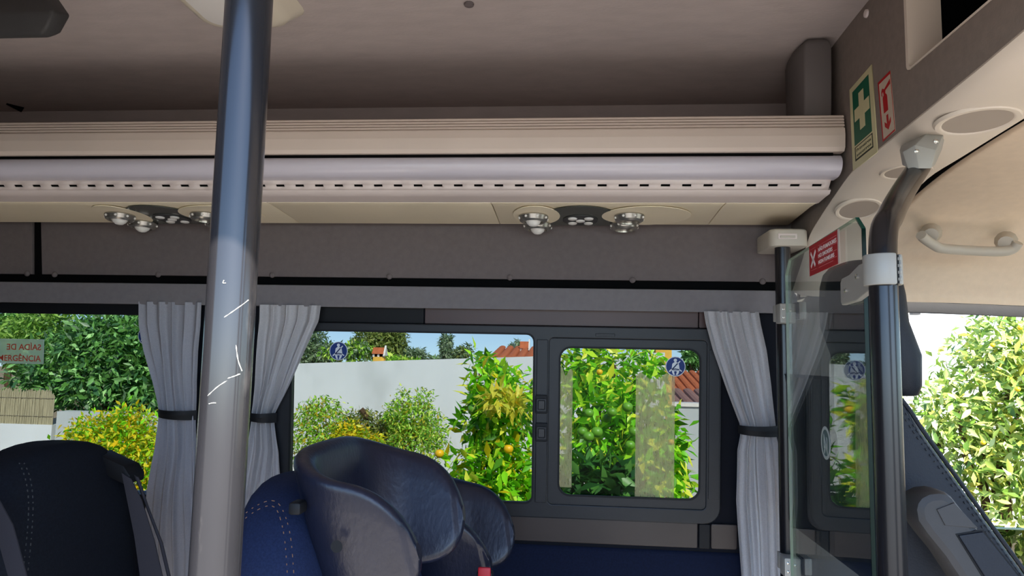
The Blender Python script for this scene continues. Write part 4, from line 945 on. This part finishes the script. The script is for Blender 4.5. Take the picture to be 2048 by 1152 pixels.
def foliage_mesh(pos, nrm, size, droop=.35, out=.6, spread=.35):
    n = len(pos); Fm = frames(n, nrm, droop, out); s = size*RNG.uniform(1-spread, 1+spread, n)
    v = np.einsum('nij,kj->nki', Fm, LQV)*s[:, None, None] + pos[:, None, :]
    k = len(LQV); f = (LQF[None]+(np.arange(n)*k)[:, None, None]).reshape(-1, 3)
    me = bpy.data.meshes.new('m'); me.vertices.add(n*k); me.vertices.foreach_set('co', v.reshape(-1))
    nf = len(f); me.loops.add(nf*3); me.loops.foreach_set('vertex_index', f.reshape(-1).astype(np.int32))
    me.polygons.add(nf); me.polygons.foreach_set('loop_start', np.arange(0, nf*3, 3, dtype=np.int32)); me.update(calc_edges=True); me.validate()
    return me
def leaf_shared(m):
    me = bpy.data.meshes.new('leaf'); me.from_pydata([tuple(x) for x in LV], [], LF); me.materials.append(m)
    for p in me.polygons: p.use_smooth = True
    return me
def branch_path(a, c, wob, n=5):
    a, c = Vector(a), Vector(c); return curve_path([a+(c-a)*(i/n)+Vector((random.uniform(-wob, wob), random.uniform(-wob, wob), 0))*(0 if i in (0, n) else 1) for i in range(n+1)], 3)
def plant(name, label, cat, base, blobs, n, size, cols, parts=0, group=None, trunk=.04, droop=.35, out=.6, inner=.35, leafname='leaf', branches=5, boost=1.0):
    base = Vector(base); base.z = GZ; r = empty(name, base, label, cat, group)
    ctr = sum((Vector(b_[0]) for b_ in blobs), Vector())/len(blobs)
    if trunk:
        P = branch_path(base, ctr, .06); MB().tube(P, [trunk*(1-.6*i/len(P)) for i in range(len(P))], 8).build('trunk', M['bark'], r)
        for k in range(min(branches, len(blobs))):
            P2 = branch_path(P[len(P)//2], blobs[k][0], .05, 4); MB().tube(P2, [trunk*.5*(1-.7*i/len(P2)) for i in range(len(P2))], 6).build('branch', M['bark'], r)
    pos, nrm = sample_blobs(blobs, n, inner)
    keep = pos[:, 2] > GZ+.02; pos, nrm = pos[keep], nrm[keep]
    if parts:
        dist = np.linalg.norm(pos-np.array(CPOS), axis=1); o_ = np.argsort(dist)[:max(parts*3, 1)]
        pick = RNG.choice(o_, min(parts, len(o_)), replace=False); rest = np.setdiff1d(np.arange(len(pos)), pick)
        me = leaf_shared(leaf_mat(name+'_leaf', cols, True)); Fm = frames(len(pick), nrm[pick], droop, out)
        for i, k in enumerate(pick):
            l = bpy.data.objects.new(leafname, me); COL.objects.link(l); l.parent = r
            sc_ = size*RNG.uniform(.8, 1.35)
            l.matrix_local = Matrix.Translation(Vector(pos[k])-base) @ Matrix(Fm[i]).to_4x4() @ Matrix.Diagonal((sc_, sc_, sc_, 1))
        pos, nrm = pos[rest], nrm[rest]
    fo = place('foliage', foliage_mesh(pos, nrm, size, droop, out), leaf_mat(name+'_foliage', cols), r, False); fo['kind'] = 'stuff'
    return r
fruit_me = {}
def fruit(tree, pts, kind, rad, label=None):
    if kind not in fruit_me:
        bm = bmesh.new(); bmesh.ops.create_icosphere(bm, subdivisions=2, radius=1); me = bpy.data.meshes.new('fruit')
        for v_ in bm.verts:
            if v_.co.z > .8: v_.co.z -= .12*(v_.co.z-.8)/.2
        for f_ in bm.faces: f_.smooth = True
        bm.to_mesh(me); bm.free(); me.materials.append(M[kind]); fruit_me[kind] = me
    for px, py, Y in pts:
        o = bpy.data.objects.new('orange_fruit', fruit_me[kind]); COL.objects.link(o); o.parent = tree
        o.location = PY(px, py, Y)-wloc(tree); k = rad*random.uniform(.92, 1.1); o.scale = (k, k, k*.95)
        if label: o['label'] = label
def B(px, py, Y, rx, ry_px, ry=None):            # a blob of foliage: centre by photo point at a real distance, radii in metres from pixels
    c = PY(px, py, Y); s = (c-CPOS).length/F
    return (c, (rx*s, (ry if ry else (rx+ry_px)/2*s), ry_px*s))
def lift(cols, k, warm=0):                      # brighter, slightly yellower leaf palette
    out = []
    for c in cols:
        r_, g_2, b_2 = [int(c[i:i+2], 16)/255*k for i in (0, 2, 4)]
        out.append(''.join('%02x' % int(255*min(1, x)) for x in (r_+warm, g_2+warm*.6, b_2)))
    return out
CIT = lift(['3d7a14', '4f9418', '66a81e', '8abf2a', '2f6410', '78b024', 'a6c832', '478a1a', 'b8d040', '2a5a16'], 1.42, 0.07)
CITY = lift(['a8b820', 'd8c41e', 'c8c832', '8aa820', 'e0b81c', '6a9418', 'b0a01c', 'd0b014', '5a8414', 'e8cc30'], 1.15, 0.03)
DARK = lift(['24401c', '2f5224', '3a6030', '1f3a1c', '466c3a', '52784a', '2c4c26', '6a8c5c', '35562e'], 1.75, 0.06)
GRN = lift(['4c7a26', '5e8c2c', '3c6a20', '7aa03a', '8aae4a', '50802a', '9ab85a', '466f24'], 1.42, 0.09)
# nearest citrus trees
t_b = plant('orange_tree', 'leafy orange tree against white wall, left of the window post', 'tree', PY(1005, 1250, 4.5), [B(985,790,4.5,50,75), B(960,725,4.6,24,28), B(1010,830,4.4,55,70), B(950,850,4.5,32,45), B(1045,790,4.6,30,60), B(1000,930,4.3,80,55), B(930,930,4.4,40,40), B(1040,960,4.3,40,55), B(985,990,4.2,100,45)],
            2300, .088, CIT+['d8c41e'], 290, trunk=.03, droop=.15)
def add_leaves(tree, blobs, n, size, cols, out=.6):
    pos, nrm = sample_blobs(blobs, n, .2); fo = place('yellow_foliage', foliage_mesh(pos, nrm, size, .2, out), leaf_mat('yellow_foliage', cols), tree, False); fo['kind'] = 'stuff'; fo['label'] = 'cluster of yellow leaves'
YEL = ['f2ea54', 'e4e048', 'fada40', 'd4dc50', 'fcf070']
add_leaves(t_b, [B(1000, 800, 4.15, 34, 22), B(1030, 810, 4.2, 20, 16)], 130, .085, YEL)
fruit(t_b, ((1017, 898, 4.15), (879, 907, 4.2), (1072, 800, 4.4)), 'orange', .028, 'ripe yellow-orange fruit'); fruit(t_b, ((946, 818, 4.25), (985, 842, 4.3), (940, 990, 4.0)), 'lime', .032, 'unripe green fruit')
t_c = plant('orange_tree', 'dense citrus tree with green fruit seen through sliding window pane', 'tree', PY(1230, 1250, 4.3), [B(1230,730,4.6,100,55), B(1160,740,4.7,50,55), B(1200,820,4.3,80,65), B(1280,830,4.3,70,60), B(1320,880,4.3,50,60), B(1180,900,4.3,70,60), B(1270,920,4.2,80,60), B(1330,960,4.3,45,60), B(1180,980,4.1,70,45), B(1280,990,4.1,80,40)],
            3600, .088, CIT, 300, trunk=.04, droop=.2)
fruit(t_c, ((1178,826,4.0),(1224,824,4.0),(1214,836,4.05),(1255,814,4.0),(1165,863,3.95),(1194,864,3.95),(1177,873,3.93),(1260,890,3.98),(1268,863,4.0),(1300,838,4.1)), 'lime', .031, 'unripe green fruit')
fruit(t_c, ((1199,744,4.15),(1342,884,4.1)), 'orange', .020, 'small ripe yellow-orange fruit')
t_d = plant('orange_tree', "sunlit orange tree filling the driver's door window", 'tree', PY(1990, 1350, 3.8), [B(2010,700,3.9,70,70), B(1960,760,3.9,70,70), B(1870,830,4.0,60,50), B(1920,820,3.8,70,60), B(2050,800,3.7,80,110), B(1850,900,4.0,60,60), B(1930,900,3.8,80,70), B(2030,920,3.7,80,80), B(1890,990,4.0,50,45), B(2050,1030,3.5,60,70), B(2110,900,3.7,80,200), B(2020,1120,3.6,50,40), B(2060,690,3.8,60,60)],
            6500, .064, ['8aa848', 'a8bc58', 'bccc6c', 'd4dc8c', '6f9038', 'e2e6a0', 'a0b85c', '5a7a30', 'd8d060'], 300, trunk=.05, droop=.2)
fruit(t_d, ((2035,778,3.4),(1985,690,3.55),(1966,885,3.4),(2040,655,3.5)), 'orange', .012, 'small ripe yellow-orange fruit')
# bushes along the white wall
g_ = 'bushes in front of the white wall'
plant('citrus_bush', 'sparse green bush with yellow tips beside the window-side curtain', 'bush', PY(640, 1000, 6.2), [B(640,860,6.2,55,45), B(615,830,6.2,30,25), B(650,815,6.3,40,22), B(680,880,6.2,50,40), B(600,900,6.2,20,30)], 2600, .045, GRN+['d0b830', 'c8b028'], 150, g_, trunk=.02)
plant('citrus_bush', 'bright yellow low bush just above the winged headrest', 'bush', PY(715, 1010, 6.0), [B(700,868,6.0,34,24), B(735,885,5.9,30,20)], 1100, .05, CITY, 120, g_, trunk=.015)
plant('citrus_bush', 'low olive green bush with a bare stub, middle of white wall', 'bush', PY(745, 1000, 6.4), [B(735,850,6.4,60,28), B(785,865,6.4,50,30), B(710,835,6.5,20,14)], 2400, .042, ['7a8a3a', '8a9a48', '6a7c30', 'a0a858', '5c7a2c', 'b0a850'], 120, g_, trunk=.02)
plant('citrus_bush', 'conical green bush with two points, tallest before the white wall', 'bush', PY(835, 1010, 6.2), [B(805,805,6.3,18,30), B(848,805,6.3,20,30), B(820,845,6.2,50,40), B(865,860,6.2,30,40), B(830,890,6.1,65,40), B(800,830,6.2,36,30)], 4200, .042, GRN+['b8b838', 'c8b830'], 200, g_, trunk=.025)
stub = MB().tube([PY(735, 840, 6.35), PY(731, 829, 6.35), PY(722, 819, 6.35)], [.03, .03, .028], 8).build('cut_branch', M['bark']); tag(stub, 'bare grey cut branch sticking up before the white wall', 'branch')
plant('yellow_shrub', 'round yellow and green shrub seen through the left window', 'bush', PY(235, 1050, 5.6), [B(225,900,5.6,75,60), B(190,875,5.7,50,40), B(270,875,5.6,45,55), B(250,840,5.7,30,25), B(290,930,5.5,40,60), B(170,905,5.6,36,30)], 5200, .058, CITY+CIT[:4], 250, trunk=.025)
plant('leafy_weed', 'broad-leaved dark green weed at the foot of the sliding pane', 'plant', PY(1200, 1150, 3.9), [B(1200,960,3.85,55,40), B(1160,985,3.8,35,30), B(1240,985,3.8,40,30)], 320, .13, ['2f6a2a', '3d7d34', '57963f', '255a26', '6aa84a'], 90, trunk=0, droop=.1)
# big laurel and other trees at left
plant('laurel_tree', 'large dark green laurel tree behind the low wall at left', 'tree', PY(205, 905, 9.0), [B(210,700,9,90,60), B(130,740,9,75,60), B(270,720,9,65,80), B(330,740,9,60,80), B(90,770,9.1,50,40), B(200,770,8.9,95,45), B(290,790,8.9,50,36), B(240,660,9.1,80,32), B(310,800,8.9,40,30)], 8500, .125, DARK+['4a7a4a', '5a8a54', '84a078'], 300, trunk=.09, droop=.0)
def far_tree(name, label, px, py, rx, ry, Y, n, size, cols, grp=None, trunk=.12, k=5, base_py=None):
    rg = random.Random(int(px*7+py)); bl = []
    for i in range(k):
        bl.append(B(px+rg.uniform(-.6, .6)*rx, py+rg.uniform(-.6, .6)*ry, Y+rg.uniform(-.4, .4), rx*rg.uniform(.4, .6), ry*rg.uniform(.4, .6)))
    bs = PY(px, base_py or (py+ry*1.6+30), Y)
    return plant(name, label, 'tree', bs, bl, n, size, cols, 0, grp, trunk=trunk, inner=.2, branches=4)
PINE = lift(['6f9a3c', '84aa4c', '5a8434', '9aba60', '4c7430'], 1.15, 0.02); EUC = lift(['7a9068', '8ea07a', '667c56', '55704a', 'a0b090', '48603e'], 1.15, 0); OLI = lift(['7c8a46', '6a7a3c', '8e984e', '5c6c34'], 1.15, 0)
far_tree('pine_tree', 'light green pine above the reed fence at upper left', 65, 680, 75, 60, 16, 5200, .16, PINE, None, .15, 7)
far_tree('pine_tree', 'small dark pine rising behind the light green pine', 28, 650, 40, 30, 19, 1500, .18, DARK, None, .12, 4)
far_tree('eucalyptus_tree', 'pale eucalyptus showing just left of the curtained window pillar', 270, 650, 50, 30, 22, 1500, .2, EUC+OLI, None, .12, 4)
g_ = 'distant trees above the white wall'
for px, py, rx, ry, Y, n, cols, lab in ((640, 684, 66, 52, 24, 3200, EUC, 'grey-green eucalyptus beside the seat-belt sticker, left of the brown tree'), (690, 710, 60, 26, 22, 1300, GRN+EUC, 'low bright green tree below the seat-belt sticker'),
        (752, 688, 58, 44, 23, 4200, OLI, 'brownish olive crown right behind the tile-capped chimney'), (812, 702, 22, 30, 26, 1000, EUC, 'small grey-green tree right of the brownish crown'), (845, 714, 20, 22, 26, 500, EUC, 'thin airy tree in the gap of the skyline'),
        (893, 702, 20, 30, 25, 900, EUC, 'twin-topped eucalyptus in the middle of the skyline'), (925, 708, 24, 18, 25, 800, EUC+OLI, 'round eucalyptus just left of the leafy orange tree top'), (870, 722, 70, 10, 27, 1300, DARK+EUC, 'long low dark tree line standing on the wall edge'),
        (800, 722, 40, 12, 22, 900, GRN, 'low bright green bush right of the tile-capped chimney'), (1022, 694, 5, 8, 40, 200, EUC, 'tiny left cypress on the tiled roof ridge line'), (1036, 690, 8, 11, 40, 300, EUC, 'tiny right cypress beside the yellow chimney'), (1392, 722, 20, 22, 20, 900, DARK, 'dark pine top behind the sticker of sliding pane')):
    far_tree('skyline_tree', lab, px, py, rx, ry, Y, n, .17, cols, g_, .10, 5)
# white garden wall with a sloping top
wa, wb = PY(560, 728, 7.4), PY(1130, 711, 7.4)
sl = (wb.z-wa.z)/(wb.x-wa.x); xw0, xw1 = PY(578, 800, 7.4).x-.9, PY(1330, 800, 7.4).x
gw = MB(); zt_ = lambda x: wa.z+sl*(x-wa.x)
MB().loops([[(x, 7.4, GZ), (x, 7.62, GZ), (x, 7.62, zt_(x)), (x, 7.4, zt_(x))] for x in (xw0, (xw0+xw1)/2, xw1)]).build('garden_wall', M['whitewall'])
o = bpy.data.objects['garden_wall']; tag(o, 'tall white rendered garden wall behind the bushes', 'wall')
# low wall with reed fence, left
la = PY(104, 850, 8.2)
o = MB().box((-12, 8.2, GZ), (la.x, 8.36, la.z)).build('low_wall', M['whitewall']); tag(o, 'low white wall under the reed fence at far left', 'wall')
lb, lc = PY(102, 824, 8.0), PY(420, 828, 8.0)
o = MB().box((lb.x, 8.1, GZ), (xw0+.02, 8.3, lb.z)).build('low_wall', M['greywall']); tag(o, 'plain grey-white wall in tree shade beside the reed fence', 'wall')
rf = empty('reed_fence', (la.x-1.5, 8.22, la.z), 'straw-coloured reed fence standing on the low white wall', 'fence')
rt = PY(50, 780, 8.15).z; x = la.x-.01; k = 0
reed = None
while x > PY(-30, 800, 8.2).x and k < 295:
    r_ = random.uniform(.0045, .0065); zt2 = rt+random.uniform(-.03, .02)-(.10 if la.x-x < .06 else 0)*(1-(la.x-x)/.06)
    if reed is None:
        reed = MB().tube([(0, 0, 0), (0, 0, 1)], 1, 5).mesh(); reed.materials.append(M['reed'])
    o = bpy.data.objects.new('reed', reed); COL.objects.link(o); o.parent = rf; o.location = Vector((x, 8.22+random.uniform(-.006, .006), la.z-.02))-rf.location; o.scale = (r_, r_, zt2-la.z+.02)
    x -= r_*1.75; k += 1
for z in (la.z+.10, la.z+.32): MB().tube([(la.x, 8.21, z), (x, 8.21, z)], .003, 5).build('fence_wire', M['steel'], rf)
MB().box((x, 8.226, la.z), (la.x-.02, 8.234, rt-.06)).build('reed_backing', M['reed'], rf)
# white parasol tip and roof tips behind the left wall
q = PY(322, 803, 9.6); o = MB().lathe([(.005, .0), (.06, -.02), (.30, -.16), (.29, -.17)], Matrix.Translation(q), 8).build('parasol', M['white']); tag(o, 'white parasol top peeking out beside the left curtain', 'parasol')
MB().tube([q+Vector((0, 0, -.02)), Vector((q.x, q.y, GZ))], .02, 8).build('parasol_pole', M['steel'], o)
# chimneys and roofs beyond the wall
def chimney(px, py0, py1, wpx, Y, label, gable):
    a, c = PY(px, py0, Y), PY(px, py1, Y); w = wpx/F*Y/2; H = a.z-c.z; zc_ = c.z
    r = empty('chimney', (a.x, Y, zc_-1), label, 'chimney', 'tile-capped chimneys')
    MB().box((a.x-w*.85, Y-w*.6, zc_-2.2), (a.x+w*.8, Y+w*.6, zc_+H*.32)).build('shaft', M['yellow'], r, bevel=.01)
    MB().box((a.x-w*.7, Y-w*.5, zc_+H*.32), (a.x+w*.7, Y+w*.5, zc_+H*.52)).build('smoke_opening', M['black'], r)
    for dx in (-.78, -.05, .78): MB().box((a.x+dx*w-.03, Y-w*.58, zc_+H*.32), (a.x+dx*w+.03, Y-w*.45, zc_+H*.54)).build('pier', M['white'], r)
    z0_, z1_ = zc_+H*.52, zc_+H*.97
    MB().loops([[(x, Y-w*.8, z0_), (x, Y, z1_), (x, Y+w*.8, z0_), (x, Y, z0_-.001)] for x in (a.x-w, a.x+w*.85)]).build('tile_cap', M['tile'], r)
    if gable: MB().loops([[(x, Y-w*.95, z0_-.05), (x, Y, z1_+.06), (x, Y+w*.95, z0_-.05)] for x in (a.x+w*.75, a.x+w*1.0)]).build('gable_end', M['white'], r)
chimney(760, 694, 723, 27, 20, 'ochre chimney with tiled gable cap above the white wall', True)
chimney(1050, 682, 713, 20, 19, 'yellow chimney with tiled cap on the roof by window post', True)
def tiled_roof(px0, px1, py0, py1, Y, depth, label, m, step=.22, slope=True):
    a, c = PY(px0, py1, Y), PY(px1, py0, Y+depth); x0, x1 = a.x, PY(px1, py1, Y).x; z0_, z1_ = a.z, c.z
    r = empty('roof', ((x0+x1)/2, Y, z0_), label, 'roof')
    k = int((x1-x0)/step)
    MB().box((x0, Y+.02, GZ), (x1, Y+depth, z0_-.05)).build('house_wall', M['greywall'], r)
    rows = []
    for i in range(k+1):
        x = x0+i*step
        if i == 0: tilem = MB().loops([[(math.cos(R(t))*step*.5, 0, math.sin(R(t))*step*.28) for t in range(0, 181, 36)], [(math.cos(R(t))*step*.42, depth, z1_-z0_+math.sin(R(t))*step*.26) for t in range(0, 181, 36)]]).mesh(); tilem.materials.append(m)
        if i < 295:
            o = bpy.data.objects.new('roof_tile_course', tilem); COL.objects.link(o); o.parent = r; o.location = Vector((x, Y, z0_))-r.location
    MB().loops([[(x, Y, z0_-.03), (x, Y+depth, z1_-.03), (x, Y+depth, z1_-.06), (x, Y, z0_-.06)] for x in (x0, x1)]).build('roof_deck', m, r)
    return r
tiled_roof(985, 1110, 697, 716, 17, 2.5, 'orange tiled roof just above the white wall, left of post', M['tile'])
tiled_roof(1300, 1460, 746, 786, 13, 2.2, 'orange tiled roof below the sticker of sliding pane', M['tile'], .16)
tiled_roof(1335, 1470, 784, 812, 11, 1.5, 'brown ribbed lean-to roof over the pale shed', M['tilebrown'], .18)
a, c = PY(1337, 812, 10.2), PY(1475, 812, 10.2)
o = MB().box((a.x, 10.2, GZ), (c.x, 10.4, a.z)).build('shed_wall', M['greywall']); tag(o, 'pale blue-white shed wall at the right of sliding pane', 'wall')
MB().box((a.x-.02, 10.17, a.z), (c.x, 10.42, a.z+.05)).build('coping', M['white'], o)
q0, q1 = PY(1311, 690, 8.6), PY(1344, 800, 8.6)
o = MB().box((q0.x, 8.6, GZ), (q1.x, 8.85, q0.z+.25)).build('yellow_pillar', M['yellow'], bevel=.01); tag(o, 'bright ochre masonry pillar left of the sliding-pane sticker', 'pillar')
# white house beyond the driver's door
h0, h1 = PY(1700, 560, 9), PY(2120, 560, 9)
hb = empty('white_house', (h0.x+2, 9, GZ), "white sunlit house wall behind tree in driver's window", 'house')
MB().box((h0.x, 9, GZ), (h1.x+2, 9.3, PY(1800, 540, 9).z)).build('house_wall', M['whitewall'], hb)
fl_ = empty('floodlight', PY(1822, 622, 8.9), 'small dark floodlight on the white house wall', 'floodlight')
q = PY(1828, 622, 8.86)
MB().box((q.x-.05, q.y-.06, q.z-.05), (q.x+.05, q.y+.02, q.z+.05), None).build('lamp_head', M['darkplastic'], fl_, bevel=.008)
MB().tube([q+Vector((-.02, .0, .02)), q+Vector((-.10, .06, .03)), q+Vector((-.16, .14, .03))], .015, 8).build('arm', M['darkplastic'], fl_)
# ochre soil bank under the right tree
